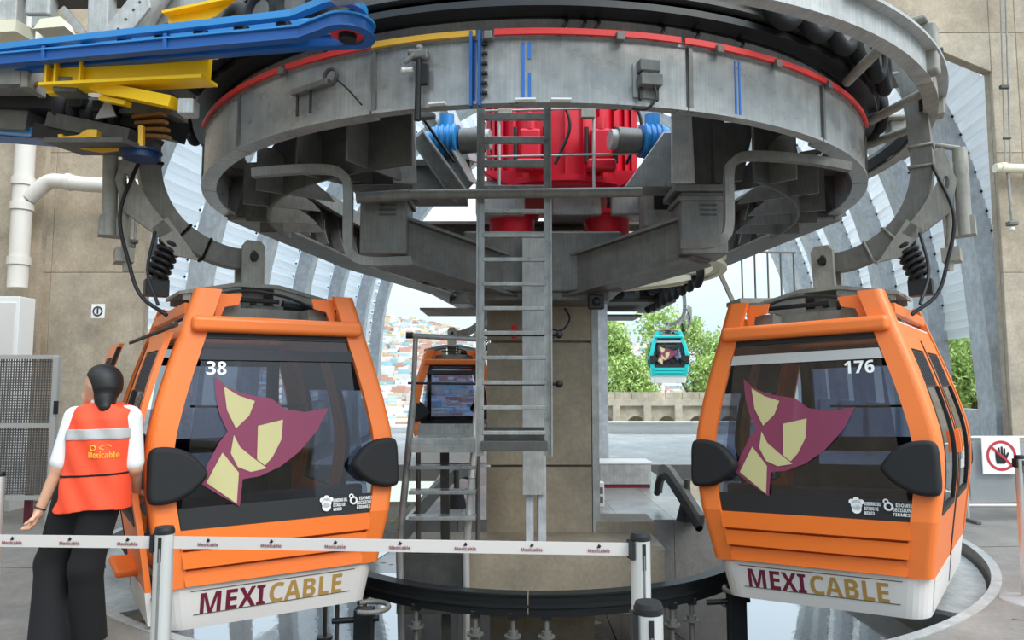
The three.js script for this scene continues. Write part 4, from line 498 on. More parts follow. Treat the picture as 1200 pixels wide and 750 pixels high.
  // door sides
  for (const s of [-1, 1]) {
    const open = o.open && s === o.outer;
    part(t, 'sill_rail', sideSlab(s, -1, 1, 0.245, 0.30, -0.02, 0.05), P2); part(t, 'door_header', sideSlab(s, -1, 1, 1.80, 1.90, 0.0, 0.06), P);
    part(t, 'side_rail', bar([s * hx(2.02), 2.0, -0.72], [s * hx(2.02), 2.0, 0.72], 0.05, 0.07), P);
    for (const e of [-1, 1]) {
      const f0 = e > 0 ? 0.01 : -1, f1 = e > 0 ? 1 : -0.01, off = open ? (e > 0 ? 0.08 : 0.2) : 0.004, sl = open ? (e > 0 ? 0.04 : -0.82) : 0, w = f1 - f0, S = (a, b, y0, y1, d = 0, tt = 0.035) => sideSlab(s, f0 + w * a, f0 + w * b, y0, y1, off + d, tt, sl);
      const door = part(t, 'door', [S(0, 0.13, 0.24, 1.83), S(0.87, 1, 0.24, 1.83), S(0.13, 0.87, 1.72, 1.83), S(0.13, 0.87, 0.24, 0.66)], P);
      part(door, 'door_skirt', S(0, 1, 0.03, 0.24, 0.004), M.skirt); part(door, 'door_window', sidePane(s, f0 + w * 0.13, f0 + w * 0.87, 0.66, 1.45, off - 0.01, sl), M.glass);
      const gr = part(door, 'grille', S(0.13, 0.87, 1.45, 1.72, -0.012, 0.015), M.black); part(gr, 'louvre', [0, 1, 2, 3, 4, 5, 6].map(i => S(0.16 + i * 0.1, 0.2 + i * 0.1, 1.47, 1.70, -0.002, 0.012)), M.greyDark);
      part(door, 'window_gasket', [S(0.11, 0.145, 0.64, 1.46, 0.004), S(0.855, 0.89, 0.64, 1.46, 0.004), S(0.13, 0.87, 0.63, 0.67, 0.004)], M.black);
      part(door, 'edge_seal', S(e > 0 ? -0.01 : 0.985, e > 0 ? 0.015 : 1.01, 0.05, 1.8, 0.006, 0.03), M.black); part(door, 'handle', S(e > 0 ? 0.03 : 0.92, e > 0 ? 0.08 : 0.97, 0.98, 1.14, 0.03, 0.03), P);
    }
    if (open) { part(t, 'door_track', rod([s * 0.68, 1.86, -1.3], [s * 0.68, 1.86, 1.1], 0.015), M.black); part(t, 'door_track', rod([s * 0.72, 0.2, -1.3], [s * 0.72, 0.2, 1.1], 0.014), M.black); part(t, 'step', [rbox(0.16, 0.05, 0.5, s * 0.82, 0.3, 0.35, 0.02)], P2); }
  }
  // roof and roof frame
  part(t, 'roof', [box(1.16, 0.03, 1.6, 0, 1.9, 0), box(1.0, 0.03, 1.4, 0, 1.925, 0)], M.skirt);
  part(t, 'centre_post', rbox(0.09, 1.55, 0.12, -o.outer * 0.42, 1.07, -0.78, 0.02), M.black, 'dark post by the far window');
  const fr = part(t, 'roof_frame', [box(0.12, 0.1, 1.5, 0.3, 1.98, 0), box(0.12, 0.1, 1.5, -0.3, 1.98, 0), box(0.9, 0.1, 0.14, 0, 1.99, 0.45), box(0.9, 0.1, 0.14, 0, 1.99, -0.45), box(0.26, 0.14, 0.3, 0.05, 2.0, 0.3)], M.armGrey);
  for (const z of [-0.28, 0.28]) for (const s of [-1, 1]) { // arched bracket feet
    const a = [[0.12, 1.95], [0.12, 2.24]]; a.push([0.52, 2.14], [0.52, 2.10]); for (let k = 0; k <= 6; k++) a.push([0.52 - 0.33 * Math.sin(R(k * 15)), 2.10 - 0.15 * (1 - Math.cos(R(k * 15)))]); a.push([0.17, 1.95]);
    part(fr, 'arched_bracket', plate(a.map(([x, y]) => [s * x, y]), 0.03).translate(0, 0, z), M.beige);
  }
  part(fr, 'top_plate', [plate([[-0.55, 0], [-0.15, 0.09], [0.15, 0.09], [0.55, 0], [0.55, -0.025], [0.15, 0.06], [-0.15, 0.06], [-0.55, -0.025]], 0.62).translate(0, 2.16, 0)], M.beige);
  part(fr, 'damper', [rod([0.15, 2.08, 0.42], [0.5, 2.06, 0.42], 0.045, 14), rod([0.5, 2.06, 0.42], [0.56, 2.06, 0.42], 0.02), rod([-0.5, 2.1, 0.5], [0.1, 2.1, 0.5], 0.018)], M.darkMetal);
  part(fr, 'cable', tube([[-0.5, 2.05, 0.55], [-0.2, 2.16, 0.52], [0.15, 2.14, 0.5], [0.45, 2.02, 0.52]], 0.012, 24, 6), M.black);
  // hanger arm with its clamps
  const q = o.outer, arm = [[0.0, 2.47], [0.18, 2.48], [0.38, 2.55], [0.56, 2.68], [0.68, 2.86], [0.74, 3.08], [0.745, 3.35], [0.735, 3.6], [0.705, 3.82], [0.62, 4.02], [0.42, 4.18]];
  const ha = part(t, 'hanger_arm', sweep(smooth(arm.map(([x, y]) => V(q * x, y, 0)), 44), 0.15, 0.14, V(0, 0, 1)), M.armGrey, 'square curved steel hanger arm');
  part(ha, 'suspension_plate', [plate([[-0.075, 1.98], [0.075, 1.98], [0.08, 2.56], [0.05, 2.6], [-0.05, 2.6], [-0.08, 2.56]], 0.05, 0.006, [[0, 2.48, 0.032, 0.05], [0, 2.12, 0.025, 0.025]]).translate(0, 0, 0.12), plate([[-0.075, 1.98], [0.075, 1.98], [0.08, 2.56], [-0.08, 2.56]], 0.05).translate(0, 0, -0.12)], M.beige);
  part(ha, 'pivot', rod([0, 2.48, -0.16], [0, 2.48, 0.17], 0.03), M.black); part(ha, 'pivot', rod([0, 2.12, -0.16], [0, 2.12, 0.17], 0.022), M.black);
  for (const [x, y, a] of [[0.33, 2.52, 20], [0.5, 2.62, 38], [0.74, 3.12, 88], [0.745, 3.28, 90]]) part(ha, 'clamp', [new THREE.TorusGeometry(0.115, 0.012, 6, 4, Math.PI * 2).rotateZ(Math.PI / 4).rotateY(Math.PI / 2).rotateZ(R(a)).translate(x, y, 0).applyMatrix4(new THREE.Matrix4().makeScale(q, 1, 1))], M.beige);
  part(ha, 'bracket_plate', [plate([[0.58, 2.62], [0.66, 2.56], [0.9, 2.72], [0.97, 2.95], [0.9, 3.22], [0.84, 3.2], [0.84, 2.96], [0.72, 2.78]].map(([x, y]) => [q * x, y]), 0.03, 0, [[q * 0.9, 2.95, 0.02, 0.05]]).translate(0, 0, 0.11), plate([[0.4, 2.42], [0.56, 2.44], [0.72, 2.62], [0.62, 2.72], [0.5, 2.56]].map(([x, y]) => [q * x, y]), 0.03).translate(0, 0, 0.11)], M.beige, 'pale bracket plate on the elbow');
  part(ha, 'door_actuator', [rod([q * 0.98, 2.55, 0.06], [q * 1.0, 3.2, 0.06], 0.05, 12), rod([q * 1.0, 3.2, 0.06], [q * 0.85, 3.26, 0.06], 0.02), rod([q * 0.86, 2.3, 0.06], [q * 0.93, 3.1, 0.08], 0.03), box(0.2, 0.14, 0.14, q * 0.95, 2.62, 0.02), box(0.12, 0.1, 0.2, q * 0.88, 2.42, 0)], M.beige); 
  part(ha, 'spring_pack', [...[0, 1, 2, 3, 4, 5].map(i => new THREE.TorusGeometry(0.07, 0.018, 6, 14).rotateX(Math.PI / 2).rotateZ(R(q * 25)).translate(q * (0.66 - i * 0.015), 2.3 + i * 0.045, 0.05)), rod([q * 0.68, 2.22, 0.05], [q * 0.58, 2.6, 0.05], 0.03), box(0.16, 0.12, 0.12, q * 0.66, 2.2, 0.02)], M.black);
  part(ha, 'cable', [tube([[q * 0.82, 3.1, 0.12], [q * 0.93, 2.7, 0.16], [q * 0.86, 2.35, 0.16], [q * 0.78, 2.12, 0.2], [q * 0.62, 1.98, 0.3]], 0.014, 30, 6), tube([[q * 0.7, 2.6, 0.14], [q * 0.74, 2.3, 0.18], [q * 0.68, 2.05, 0.3]], 0.012, 24, 6)], M.black);
  part(ha, 'grip', [rbox(0.34, 0.22, 0.3, q * 0.28, 4.2, 0, 0.03), rod([q * 0.12, 4.12, -0.2], [q * 0.12, 4.12, 0.2], 0.09, 16), rod([q * 0.5, 4.02, 0], [q * 0.95, 3.98, 0], 0.045, 12), box(0.16, 0.16, 0.22, q * 0.5, 4.0, 0), rod([q * 0.4, 4.3, -0.12], [q * 0.4, 4.3, 0.16], 0.05)], M.darkMetal, 'dark cable grip on top of the hanger');
  return t;
}
gondola({ label: 'orange gondola number 38 with open doors at the left of the turnaround', pos: [-2.07, 0.0, -5.79], turn: R(33), outer: -1, open: true, number: '38', numberX: -0.41, darkFrame: true });
const g176 = gondola({ label: 'orange gondola number 176 with closed doors at the right of the turnaround', pos: [2.64, 0.0, -5.93], turn: R(-36), outer: 1, number: '176', numberX: 0.36 }); g176.rotation.z = R(2.2);
gondola({ label: 'smaller looking orange gondola in the distance behind the stepladder', pos: [-1.22, 0.03, -15], turn: R(8), outer: 1, lite: true, plain: true, darkFrame: true });
gondola({ label: 'teal gondola hanging out in the open air beyond the station', pos: [6.6, 1.55, -31.5], turn: R(-8), outer: 1, lite: true, paint: M.teal, paint2: M.teal });
// ---------------------------------------------------------------- stanchions and belts
function stanchion(label, x, d, turn = 0) {
  const t = thing('stanchion', label, 'barrier post', [x, 0, -d], turn, 'belt barrier posts');
  part(t, 'post', [cyl(0.033, 0.033, 0.93, 0, 0.51, 0, 28)], M.alu); for (let k = 0; k < 4; k++) part(t, 'slot', box(0.009, 0.86, 0.004, 0, 0.5, 0.032, k * Math.PI / 2 + 0.3), k % 2 ? M.aluFrame : M.aluFrame);
  const c = part(t, 'cap', [cyl(0.0345, 0.0345, 0.012, 0, 0.983, 0, 28), cyl(0.033, 0.03, 0.012, 0, 0.994, 0, 28)], M.black); part(c, 'belt_slot', box(0.012, 0.085, 0.006, 0, 0.925, 0.032, 0.0), M.black); part(c, 'cassette', box(0.012, 0.06, 0.05, -0.034, 0.945, 0), M.black);
  part(t, 'base', new THREE.LatheGeometry([[0.035, 0.05], [0.05, 0.028], [0.12, 0.02], [0.165, 0.012], [0.17, 0]].map(p => new THREE.Vector2(...p)), 36), M.aluFrame); return t;
}
stanchion('white metal barrier post in front of the number 38 gondola', -1.224, 2.67); stanchion('white metal barrier post holding the belt, right of the middle', 0.433, 2.56, 0.2); stanchion('nearest white metal barrier post without a belt, bottom of the photo', 0.314, 1.76); stanchion('white metal barrier post at the left edge beside the woman', -2.93, 4.3); stanchion('white metal barrier post in front of the red prohibition sign', 3.58, 5.3); stanchion('white metal barrier post just outside the left edge, holding the left belt', -2.35, 2.72);
function belt(label, p, q) {
  const t = thing('barrier_belt', label, 'belt', [0, 0, 0], 0, 'retractable belts'); part(t, 'webbing', bar(p, q, 0.003, 0.042), M.beltMat); const a = v3(p), b = v3(q), n = Math.floor(a.distanceTo(b) / 0.2), ang = -Math.atan2(b.z - a.z, b.x - a.x);
  for (let i = 0; i < n; i++) { const c = a.clone().lerp(b, (i + 0.55) / n), l = letters('Mexicable', 0.011, 0.001); l.g.translate(-l.w / 2, -0.011, 0.003); const e = new THREE.ExtrudeGeometry(new THREE.Shape([[-0.006, 0.004], [0, 0.016], [0.008, 0.01], [0.004, 0.003]].map(v => new THREE.Vector2(...v))), { depth: 0.001, bevelEnabled: false }).translate(0, 0, 0.003); for (const g of [l.g, e]) g.rotateY(ang).translate(c.x, c.y, c.z); part(t, 'print', l.g, M.maroonPrint); part(t, 'print', e, M.black); }
}
mat('maroonPrint', 0x8c5a5c, 0.8);
belt('grey printed belt running across the whole middle between two posts', [-1.19, 0.945, -2.67], [0.395, 0.945, -2.56]);
belt('grey printed belt running off to the left edge in front of the woman', [-2.31, 0.945, -2.72], [-1.26, 0.945, -2.67]);

// ---------------------------------------------------------------- person
function marching(sdf, c, h, res, cut) {
  const m = new MarchingCubes(res, M.skin, false, false, 400000), half = res / 2, p = V(); let i = 0; m.isolation = 0;
  for (let z = 0; z < res; z++) for (let y = 0; y < res; y++) for (let x = 0; x < res; x++) m.field[i++] = -sdf(c[0] + (x - half) / half * h[0], c[1] + (y - half) / half * h[1], c[2] + (z - half) / half * h[2]);
  m.update(); const n = m.count ?? m.geometry.drawRange.count, src = m.positionArray, pos = new Float32Array(n * 3); for (let k = 0; k < n; k++) { pos[k * 3] = c[0] + src[k * 3] * h[0]; pos[k * 3 + 1] = c[1] + src[k * 3 + 1] * h[1]; pos[k * 3 + 2] = c[2] + src[k * 3 + 2] * h[2]; }
  let g = new THREE.BufferGeometry(); g.setAttribute('position', new THREE.BufferAttribute(pos, 3)); g = mergeVertices(g, 1e-5); g.computeVertexNormals(); return g;
}
const smin = (a, b, k) => { const h = Math.max(k - Math.abs(a - b), 0) / k; return Math.min(a, b) - h * h * k * 0.25; };
function bones(list, k) { const L = list.map(([a, b, r0, r1, sz = 1]) => ({ a, d: [b[0] - a[0], b[1] - a[1], b[2] - a[2]], r0, r1, sz })); return (x, y, z) => { let v = 9; for (const { a, d, r0, r1, sz } of L) { const px = x - a[0], py = y - a[1], pz = (z - a[2]) / sz, dz = d[2] / sz, ll = d[0] * d[0] + d[1] * d[1] + dz * dz || 1e-9, t = Math.max(0, Math.min(1, (px * d[0] + py * d[1] + pz * dz) / ll)); v = smin(v, (Math.hypot(px - d[0] * t, py - d[1] * t, pz - dz * t) - (r0 + (r1 - r0) * t)), k); } return v; }; }
{
  const t = thing('person', 'person in an orange safety vest and black trousers walking beside the left gondola', 'person', [-2.44, 0, -4.36]);
  const sL = [-0.105, 1.315, 0.0], sR = [0.215, 1.305, 0.0], eL = [-0.16, 1.03, 0.03], eR = [0.235, 1.02, -0.03], wL = [-0.245, 0.79, 0.06], wR = [0.17, 0.86, -0.2];
  const hipL = [-0.085, 0.86, 0], hipR = [0.075, 0.86, 0], kL = [-0.225, 0.47, -0.05], kR = [0.015, 0.46, 0.03], aL = [-0.15, 0.09, 0.1], aR = [0.0, 0.08, -0.08];
  const head = [0.045, 1.48, 0.0];
  const skull = bones([[[0.06, 1.50, 0.02], [0.04, 1.51, 0], 0.088, 0.086], [[0.03, 1.46, 0.005], [-0.03, 1.425, -0.01], 0.068, 0.044], [[0.0, 1.48, -0.01], [-0.068, 1.468, -0.03], 0.05, 0.011], [[-0.04, 1.438, -0.02], [-0.056, 1.436, -0.028], 0.022, 0.012], [[0.055, 1.40, 0.015], [0.07, 1.31, 0.01], 0.052, 0.06], [[0.045, 1.49, 0.088], [0.05, 1.455, 0.086], 0.022, 0.012]], 0.03);
  const armL = bones([[sL, eL, 0.05, 0.042], [eL, wL, 0.042, 0.026]], 0.03), armR = bones([[sR, eR, 0.05, 0.042], [eR, wR, 0.042, 0.026]], 0.03);
  const trunk = bones([[[-0.04, 1.285, 0], [0.18, 1.28, 0], 0.085, 0.085], [[0.065, 1.22, 0], [0.045, 1.05, 0], 0.115, 0.105], [[0.03, 0.98, 0], [0.0, 0.88, 0], 0.105, 0.11], [[-0.04, 1.1, 0], [-0.06, 0.9, 0], 0.06, 0.06], [[0.15, 1.12, 0], [0.08, 0.9, 0], 0.06, 0.06]], 0.06);
  const legs = bones([[hipL, kL, 0.098, 0.072], [kL, aL, 0.072, 0.05], [hipR, kR, 0.098, 0.072], [kR, aR, 0.072, 0.05]], 0.03);
  const body = marching((x, y, z) => smin(smin(Math.min(skull(x, y, z), 9), smin(armL(x, y, z), armR(x, y, z), 0.02), 0.03), smin(trunk(x, y, z) + 0.012, legs(x, y, z) + 0.012, 0.04), 0.03), [0.02, 0.82, -0.02], [0.42, 0.88, 0.34], 120);
  // hands: palm and five bent fingers, joined to the wrists
  const hand = (w, dir, side, out) => { const P = V(...w), D = V(...dir).normalize(), S = V(...side).normalize(), N = D.clone().cross(S).normalize(), q = (a, b, c) => { const v = P.clone().addScaledVector(D, a).addScaledVector(S, b).addScaledVector(N, c); return [v.x, v.y, v.z]; }; const l = [[q(-0.02, 0, 0), q(0.03, 0, 0), 0.024, 0.026], [q(0.03, -0.02, 0), q(0.075, -0.024, 0), 0.018, 0.015], [q(0.03, 0.02, 0), q(0.075, 0.024, 0), 0.018, 0.015]]; [[-0.03, 0.055], [-0.01, 0.066], [0.011, 0.062], [0.031, 0.046]].forEach(([b, len]) => { l.push([q(0.075, b, 0), q(0.075 + len * 0.5, b * 1.08, out * 0.012), 0.0095, 0.009], [q(0.075 + len * 0.5, b * 1.08, out * 0.012), q(0.075 + len * 0.72, b * 1.05, out * 0.04), 0.009, 0.0075]); }); l.push([q(0.015, -0.024, 0), q(0.05, -0.052, out * 0.012), 0.012, 0.011], [q(0.05, -0.052, out * 0.012), q(0.078, -0.05, out * 0.032), 0.0105, 0.0085]); const f = bones(l, 0.008); return marching(f, [P.x + D.x * 0.05, P.y + D.y * 0.05, P.z + D.z * 0.05], [0.11, 0.11, 0.11], 76); };
  const hl = hand(wL, [-0.30, -0.92, 0.1], [-0.35, 0.1, -0.9], -1), hr = hand(wR, [-0.25, -0.45, -0.8], [-0.9, 0.1, 0.2], -1);
  part(t, 'body', [body, hl, hr], M.skin);
  const vw = curve([[0.7, 0.2], [0.79, 0.198], [1.0, 0.18], [1.2, 0.183], [1.33, 0.175], [1.5, 0.12]]), vd = curve([[0.7, 0.145], [0.79, 0.143], [1.0, 0.132], [1.2, 0.138], [1.3, 0.128], [1.42, 0.08]]), vc = y => 0.022 + 0.1 * (y - 0.79);
  const torsoS = (x, y, z) => { const w = vw(y), d = vd(y), u = Math.abs(x - vc(y)) / w, v = Math.abs(z + 0.006 * Math.sin(x * 40 + y * 23)) / d; return (Math.pow(Math.pow(u, 2.7) + Math.pow(v, 2.7), 1 / 2.7) - 1) * d * 0.9; };
  const vestS = (x, y, z) => Math.max(torsoS(x, y, z), 0.785 + 0.012 * Math.sin(x * 14) - y, y - 1.392 + 0.32 * Math.max(0, Math.abs(x - 0.07) - 0.05));
  const vest = part(t, 'vest', marching(vestS, [0.045, 1.07, 0], [0.28, 0.36, 0.24], 90), M.vest, 'orange safety vest');
  part(vest, 'reflective_band', marching((x, y, z) => Math.max(torsoS(x, y, z) - 0.004, Math.abs(y - 1.215 - 0.03 * (x - 0.05)) - 0.03), [0.045, 1.21, 0], [0.28, 0.06, 0.24], 70), M.reflective, 'grey reflective band');
  part(vest, 'hem_seam', marching((x, y, z) => Math.max(torsoS(x, y, z) - 0.003, Math.abs(y - 0.985 - 0.05 * (x - 0.05)) - 0.006), [0.045, 0.985, 0], [0.28, 0.03, 0.24], 70), M.cloth);
  const drape = g => { const p = g.attributes.position; for (let i = 0; i < p.count; i++) { let z = 0.24; for (let k = 0; k < 60; k++) { const v = vestS(p.getX(i), p.getY(i), z); if (v < 0.0015) break; z -= v * 0.7; } p.setZ(i, z + 0.002 + p.getZ(i)); } return g; };
  const l1 = letters('Mexicable', 0.034, 0.002); l1.g.scale(0.155 / l1.w, 1, 1).translate(0.055, 1.085, 0); part(vest, 'print', drape(l1.g), M.vestPrint, 'yellow lettering'); part(vest, 'print', drape(merge([new THREE.TorusGeometry(0.014, 0.004, 6, 12).translate(0.085, 1.14, 0), box(0.03, 0.006, 0.003, 0.13, 1.15, 0, 0, 0, 0.5), box(0.024, 0.006, 0.003, 0.165, 1.155, 0, 0, 0, -0.5), box(0.022, 0.006, 0.003, 0.13, 1.135, 0, 0, 0, -0.3)])), M.vestPrint);
  const sleeves = bones([[[-0.1, 1.305, 0], [-0.148, 1.06, 0.025], 0.066, 0.066], [[0.208, 1.305, 0], [0.23, 1.05, -0.025], 0.07, 0.06], [[-0.02, 1.295, 0], [0.16, 1.29, 0], 0.07, 0.07], [[0.065, 1.36, 0.012], [0.06, 1.395, 0.012], 0.064, 0.064]], 0.04);
  part(t, 'shirt', marching((x, y, z) => Math.max(sleeves(x, y, z), 1.0 + 0.25 * Math.max(0, x - 0.1) * 0 - y, y - 1.412), [0.06, 1.2, 0], [0.36, 0.26, 0.2], 84), M.shirt, 'white short sleeved shirt');
  const trous = bones([[[-0.05, 0.93, 0], [0.08, 0.93, 0], 0.1, 0.1], [hipL, kL, 0.11, 0.088], [kL, [-0.15, 0.05, 0.08], 0.088, 0.1], [hipR, kR, 0.11, 0.086], [kR, [0.0, 0.04, -0.06], 0.086, 0.096]], 0.035);
  part(t, 'trousers', marching((x, y, z) => Math.max(trous(x, y, z), 0.035 - y, y - 1.0), [-0.03, 0.5, 0], [0.36, 0.55, 0.3], 110), M.cloth, 'wide black trousers');
  for (const [a, s] of [[aL, 0.02], [aR, -0.02]]) part(t, 'shoe', marching(bones([[[a[0], 0.045, a[2]], [a[0] - 0.05, 0.035, a[2] - 0.14], 0.045, 0.034]], 0.01), [a[0] - 0.03, 0.06, a[2] - 0.06], [0.14, 0.1, 0.18], 40), M.black);
  const hairS = bones([[[0.068, 1.512, 0.025], [0.06, 1.515, 0.01], 0.1, 0.1], [[0.09, 1.46, 0.04], [0.1, 1.41, 0.05], 0.078, 0.05], [[0.1, 1.405, 0.075], [0.115, 1.37, 0.09], 0.048, 0.035], [[0.02, 1.56, 0.0], [0.0, 1.55, -0.01], 0.045, 0.03]], 0.03);
  const ear = [0.045, 1.475, 0.09]; part(t, 'hair', marching((x, y, z) => Math.max(hairS(x, y, z), -(Math.hypot((x + 0.012) * 1.0, (y - 1.465) * 0.85, (z - 0.05) * 0.5) - 0.074)), [0.07, 1.46, 0.04], [0.2, 0.2, 0.2], 90), M.hair, 'black hair tied low at the neck');
  const sg = part(t, 'sunglasses', [rod([-0.055, 1.495, -0.02], [0.03, 1.498, 0.078], 0.004), rbox(0.012, 0.034, 0.05, -0.055, 1.49, -0.03, 0.005, R(30)), rbox(0.012, 0.034, 0.05, -0.02, 1.49, -0.095, 0.005, R(30))], M.black); part(t, 'bracelet', new THREE.TorusGeometry(0.03, 0.004, 6, 16).rotateX(1.3).rotateZ(-0.3).translate(-0.245, 0.795, 0.06), M.black);
}

// ---------------------------------------------------------------- wall fittings and fences, left
{ const d = 9.22, P = (x, y) => at(x, y, d);
  const t = thing('downpipe', 'white vertical pipe on the left concrete wall', 'pipe'), x = P(26, 240).x; part(t, 'pipe', rod([x, 2.7, -d], [x, 9, -d], 0.115, 20), M.whitePipe); for (const y of [P(26, 213).y, P(26, 242).y, P(22, 306).y]) part(t, 'collar', cyl(0.135, 0.135, 0.1, x, y, -d, 20), M.whitePipe);
  const u = thing('branch_pipe', 'white pipe branching off sideways along the left wall', 'pipe'); part(u, 'pipe', tube([P(34, 232), P(45, 222), P(58, 213), P(75, 213), P(100, 216), P(140, 218), P(186, 221)], 0.095, 50, 14), M.whitePipe); part(u, 'collar', rod(P(78, 213), P(84, 214), 0.11, 16), M.whitePipe); part(u, 'end_cap', new THREE.SphereGeometry(0.095, 14, 10).translate(...P(186, 221).toArray()), M.whitePipe); part(u, 'wall_stay', rod(P(135, 218), P(135, 218).add(V(0, 0, -0.3)), 0.02), M.steel);
  const c = thing('wall_cabinet', 'white electrical cabinet on the wall at the left edge', 'cabinet', [P(2, 420).x, 1.4, -d + 0.16]); part(c, 'body', rbox(0.78, 2.35, 0.3, 0, -0.02, 0, 0.01), M.whitePaint); part(c, 'door', rbox(0.7, 2.2, 0.02, 0, -0.02, 0.155, 0.006), M.skirt); part(c, 'plinth', box(0.78, 0.56, 0.28, 0, -1.46, 0), M.skirt);
  const s = thing('wall_sign', 'small white pictogram sign on the left concrete wall', 'sign', P(105, 363).toArray()); part(s, 'board', rbox(0.17, 0.18, 0.012, 0, 0, -0.19, 0.004), M.white); part(s, 'ring', new THREE.TorusGeometry(0.055, 0.009, 8, 24).translate(0, 0.0, -0.18), M.greyDark); part(s, 'figure', [rbox(0.02, 0.05, 0.008, 0, -0.008, -0.18, 0.003), new THREE.SphereGeometry(0.011, 8, 6).translate(0, 0.03, -0.18)], M.greyDark);
  const l = thing('wall_conduit', 'thin vertical conduit with a small lamp fitting on the left wall', 'conduit'); part(l, 'tube', rod(P(161, 200), P(158, 282), 0.015), M.steel); part(l, 'fitting', [rbox(0.1, 0.05, 0.08, ...P(156, 283).toArray(), 0.01), cyl(0.03, 0.03, 0.05, ...P(156, 288).toArray())], M.steelShadeDark);
  const w = thing('bent_conduit', 'thin bent conduit hanging at the edge of the left wall', 'conduit'); part(w, 'tube', tube([P(161, 241), P(175, 242), P(186, 250), P(191, 275), P(190, 330)], 0.02, 30, 8), M.steel);
  const b = part(scene, 'slot_window', [box(0.05, 0.75, 0.05, ...P(181, 292).toArray())], M.greyDark); tag(b, 'narrow dark vertical slot panel beside the left wall edge', 'panel');
}
{ const t = thing('mesh_fence', 'grey framed mesh fence panel behind the woman', 'fence'), d = 8, P = (x, y) => at(x, y, d), xr = P(63, 500).x, xa = xr - 2.6; for (const x of [xr, xa]) part(t, 'post', bar([x, 0, -d], [x, 1.8, -d], 0.06, 0.06, 0.006), M.aluFrame); for (const y of [1.79, 1.06, 0.3]) part(t, 'rail', bar([xa, y, -d], [xr, y, -d], 0.04, 0.045), M.aluFrame);
  const wires = []; for (let y = 0.34; y < 1.76; y += 0.028) wires.push(box(2.56, 0.012, 0.008, (xa + xr) / 2, y, -d - 0.01)); for (let x = xa; x < xr; x += 0.028) wires.push(box(0.012, 1.44, 0.008, x, 1.05, -d - 0.018)); const m = part(t, 'mesh_infill', wires, M.meshGrey); m.userData.kind = 'stuff'; part(t, 'latch', box(0.03, 0.14, 0.04, xr + 0.03, 1.25, -d + 0.03), M.black); part(t, 'red_post', bar([xr - 0.35, 0, -d - 0.2], [xr - 0.35, 0.32, -d - 0.2], 0.07, 0.05), M.maroon);
}
// ---------------------------------------------------------------- right side
{ const d = 9.45, P = (x, y) => at(x, y, d); const t = thing('wall_conduit', 'pair of thin vertical conduits high on the right concrete wall', 'conduit'); for (const k of [0, 1]) part(t, 'tube', rod(P(1171 + k * 6, -60), P(1178 + k * 6, 190), 0.012), M.beige); part(t, 'clamp', [rbox(0.12, 0.05, 0.05, ...P(1177, 102).toArray(), 0.01), rbox(0.1, 0.03, 0.04, ...P(1180, 162).toArray(), 0.008)], M.steelShadeDark);
  const u = thing('pipe_stub', 'short cream horizontal pipe on the right concrete wall', 'pipe'); part(u, 'pipe', rod(P(1166, 197), P(1260, 199), 0.06, 16), M.cream); part(u, 'collar', rod(P(1172, 197), P(1178, 197), 0.072, 16), M.cream);
  const l = thing('wall_lamp', 'small bulkhead lamp with a conduit on the right concrete wall', 'lamp'); part(l, 'conduit', rod(P(1181, 203), P(1186, 258), 0.02), M.beige); part(l, 'housing', [rbox(0.12, 0.06, 0.1, ...P(1186, 262).toArray(), 0.015)], M.steel); part(l, 'lens', new THREE.SphereGeometry(0.035, 12, 8).translate(...P(1186, 268).toArray()), M.white); }
{ const t = thing('barrier_fence', 'low pale barrier fence carrying the prohibition sign', 'fence'), d = 8.3, x0 = at(1131, 550, d).x, x1 = x0 + 1.6; for (const x of [x0, x1]) part(t, 'post', rod([x, 0, -d], [x, 0.93, -d], 0.022), M.aluFrame); for (const y of [0.91, 0.17]) part(t, 'rail', rod([x0 - 0.05, y, -d], [x1, y, -d], 0.02), M.aluFrame); part(t, 'panel', box(x1 - x0 - 0.1, 0.66, 0.006, (x0 + x1) / 2, 0.54, -d), new THREE.MeshPhysicalMaterial({ color: 0xd9dcdc, roughness: 0.25, transmission: 0.75, thickness: 0 }), 'clear panel'); part(t, 'foot', rbox(0.06, 0.04, 0.4, x0, 0.02, -d, 0.01), M.steel); part(t, 'foot', rbox(0.06, 0.04, 0.4, x1, 0.02, -d, 0.01), M.steel);
  const s = thing('prohibition_sign', 'white sign with a red ring over a black hand on the right fence', 'sign', at(1173, 534, d - 0.06).toArray()); part(s, 'board', rbox(0.42, 0.4, 0.012, 0, 0, 0, 0.01), M.white); const g = g0 => g0.translate(0, 0, 0.009);
  const hp = new THREE.Shape([[-0.055, -0.085], [0.035, -0.085], [0.06, -0.03], [0.085, 0.03], [0.07, 0.04], [0.045, 0.0], [0.045, 0.08], [0.028, 0.085], [0.024, 0.02], [0.018, 0.02], [0.016, 0.1], [-0.003, 0.1], [-0.006, 0.02], [-0.012, 0.02], [-0.018, 0.09], [-0.036, 0.088], [-0.036, 0.02], [-0.042, 0.02], [-0.05, 0.06], [-0.067, 0.056], [-0.066, -0.03]].map(p => new THREE.Vector2(...p))); part(s, 'hand_symbol', g(new THREE.ExtrudeGeometry(hp, { depth: 0.002, bevelEnabled: false })), M.black); part(s, 'ring', g(new THREE.RingGeometry(0.135, 0.165, 40)), mat('signRed', 0xc0343c, 0.6)); part(s, 'slash', g(box(0.28, 0.024, 0.003, 0, 0, 0.003, 0, 0, R(-42))), M.signRed); }
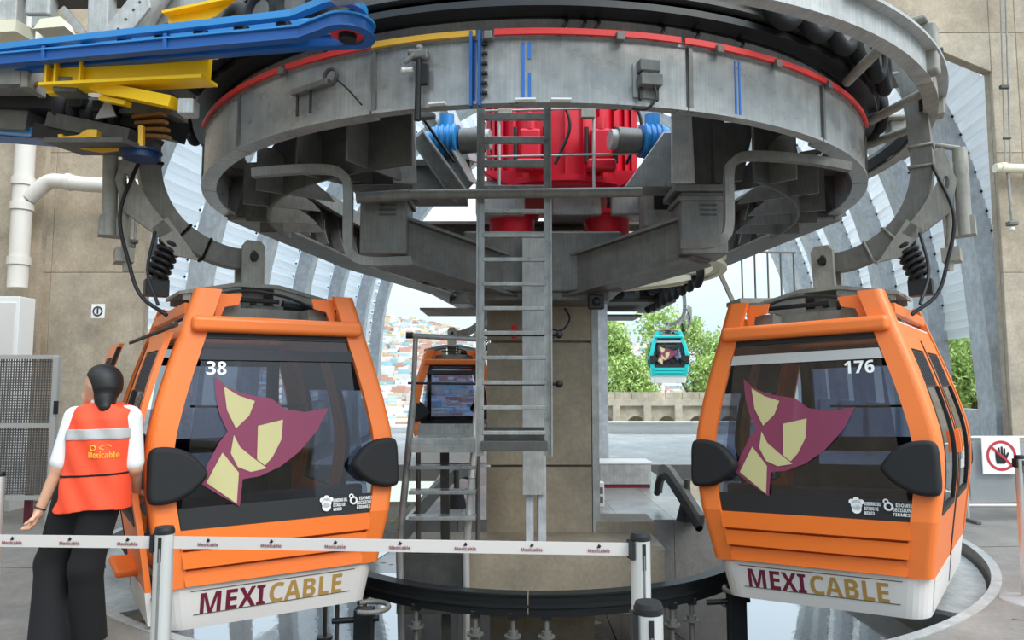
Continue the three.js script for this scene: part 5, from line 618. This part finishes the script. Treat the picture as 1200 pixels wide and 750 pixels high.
// ---------------------------------------------------------------- far floor things
{ const d = 10.9, a = at(703, 566, d), b = at(763, 541, d); const t = thing('bench_box', 'low pale grey box with a maroon base behind the column', 'box'); part(t, 'body', rbox(b.x - a.x, 0.3, 0.5, (a.x + b.x) / 2, 0.2, -d - 0.25, 0.01), M.galvLight); part(t, 'base', box(b.x - a.x - 0.03, 0.06, 0.46, (a.x + b.x) / 2, 0.03, -d - 0.25), M.maroon); part(t, 'lid', [rbox(b.x - a.x + 0.03, 0.03, 0.52, (a.x + b.x) / 2, 0.36, -d - 0.25, 0.006)], M.whitePaint);
  const p = thing('end_post', 'pale steel post standing right of the column at the far end', 'post'), x = at(705, 450, 11.8).x; part(p, 'shaft', ibeam([x, 0, -11.8], [x, 2.8, -11.8], 0.18, 0.18, 0.025), M.rib); part(p, 'base_plate', rbox(0.4, 0.04, 0.34, x + 0.02, 0.02, -11.8, 0.006), M.galv); for (const s of [-1, 1]) part(p, 'gusset', plate([[0, 0], [0.12, 0], [0, 0.3]], 0.02).translate(x + 0.09, 0.03, -11.8 + s * 0.07), M.rib);
  const w = thing('small_speaker', 'small white upright box on the floor beside the column', 'box', [at(701, 590, 9.3).x, 0, -9.3]); part(w, 'body', rbox(0.1, 0.3, 0.12, 0.02, 0.15, 0, 0.01), M.whitePaint); part(w, 'grille', rbox(0.07, 0.08, 0.01, 0.02, 0.2, 0.062, 0.004), M.steel); part(w, 'grille', rbox(0.07, 0.08, 0.01, 0.02, 0.09, 0.062, 0.004), M.steel);
  const guide = (label, pts, post) => { const g = thing('guide_end', label, 'guide rail'); part(g, 'rail', sweep(smooth(pts.map(q => at(...q)), 30), 0.06, 0.16), M.steel); part(g, 'rubber_edge', tube(pts.map(q => at(...q).add(V(-0.03, -0.06, 0.03))), 0.04, 40, 8), M.rubber); const c = at(...post); part(g, 'post', rod([c.x, 0.1, c.z], [c.x, 0.45, c.z], 0.035), M.steelShadeDark); part(g, 'rubber_foot', cyl(0.13, 0.07, 0.22, c.x, 0.11, c.z, 16), M.rubber); };
  guide('curved end of a steel guide rail beside the right gondola', [[772, 572, 9.4], [775, 556, 9.2], [783, 553, 9.0], [797, 572, 8.5], [822, 612, 7.9]], [806, 600, 8.35]);
  guide('curved end of a steel guide rail seen through the stepladder', [[552, 552, 9.6], [540, 552, 9.4], [520, 566, 9.0], [490, 598, 8.4]], [535, 600, 9.2]);
}
renderer.render(scene, camera);
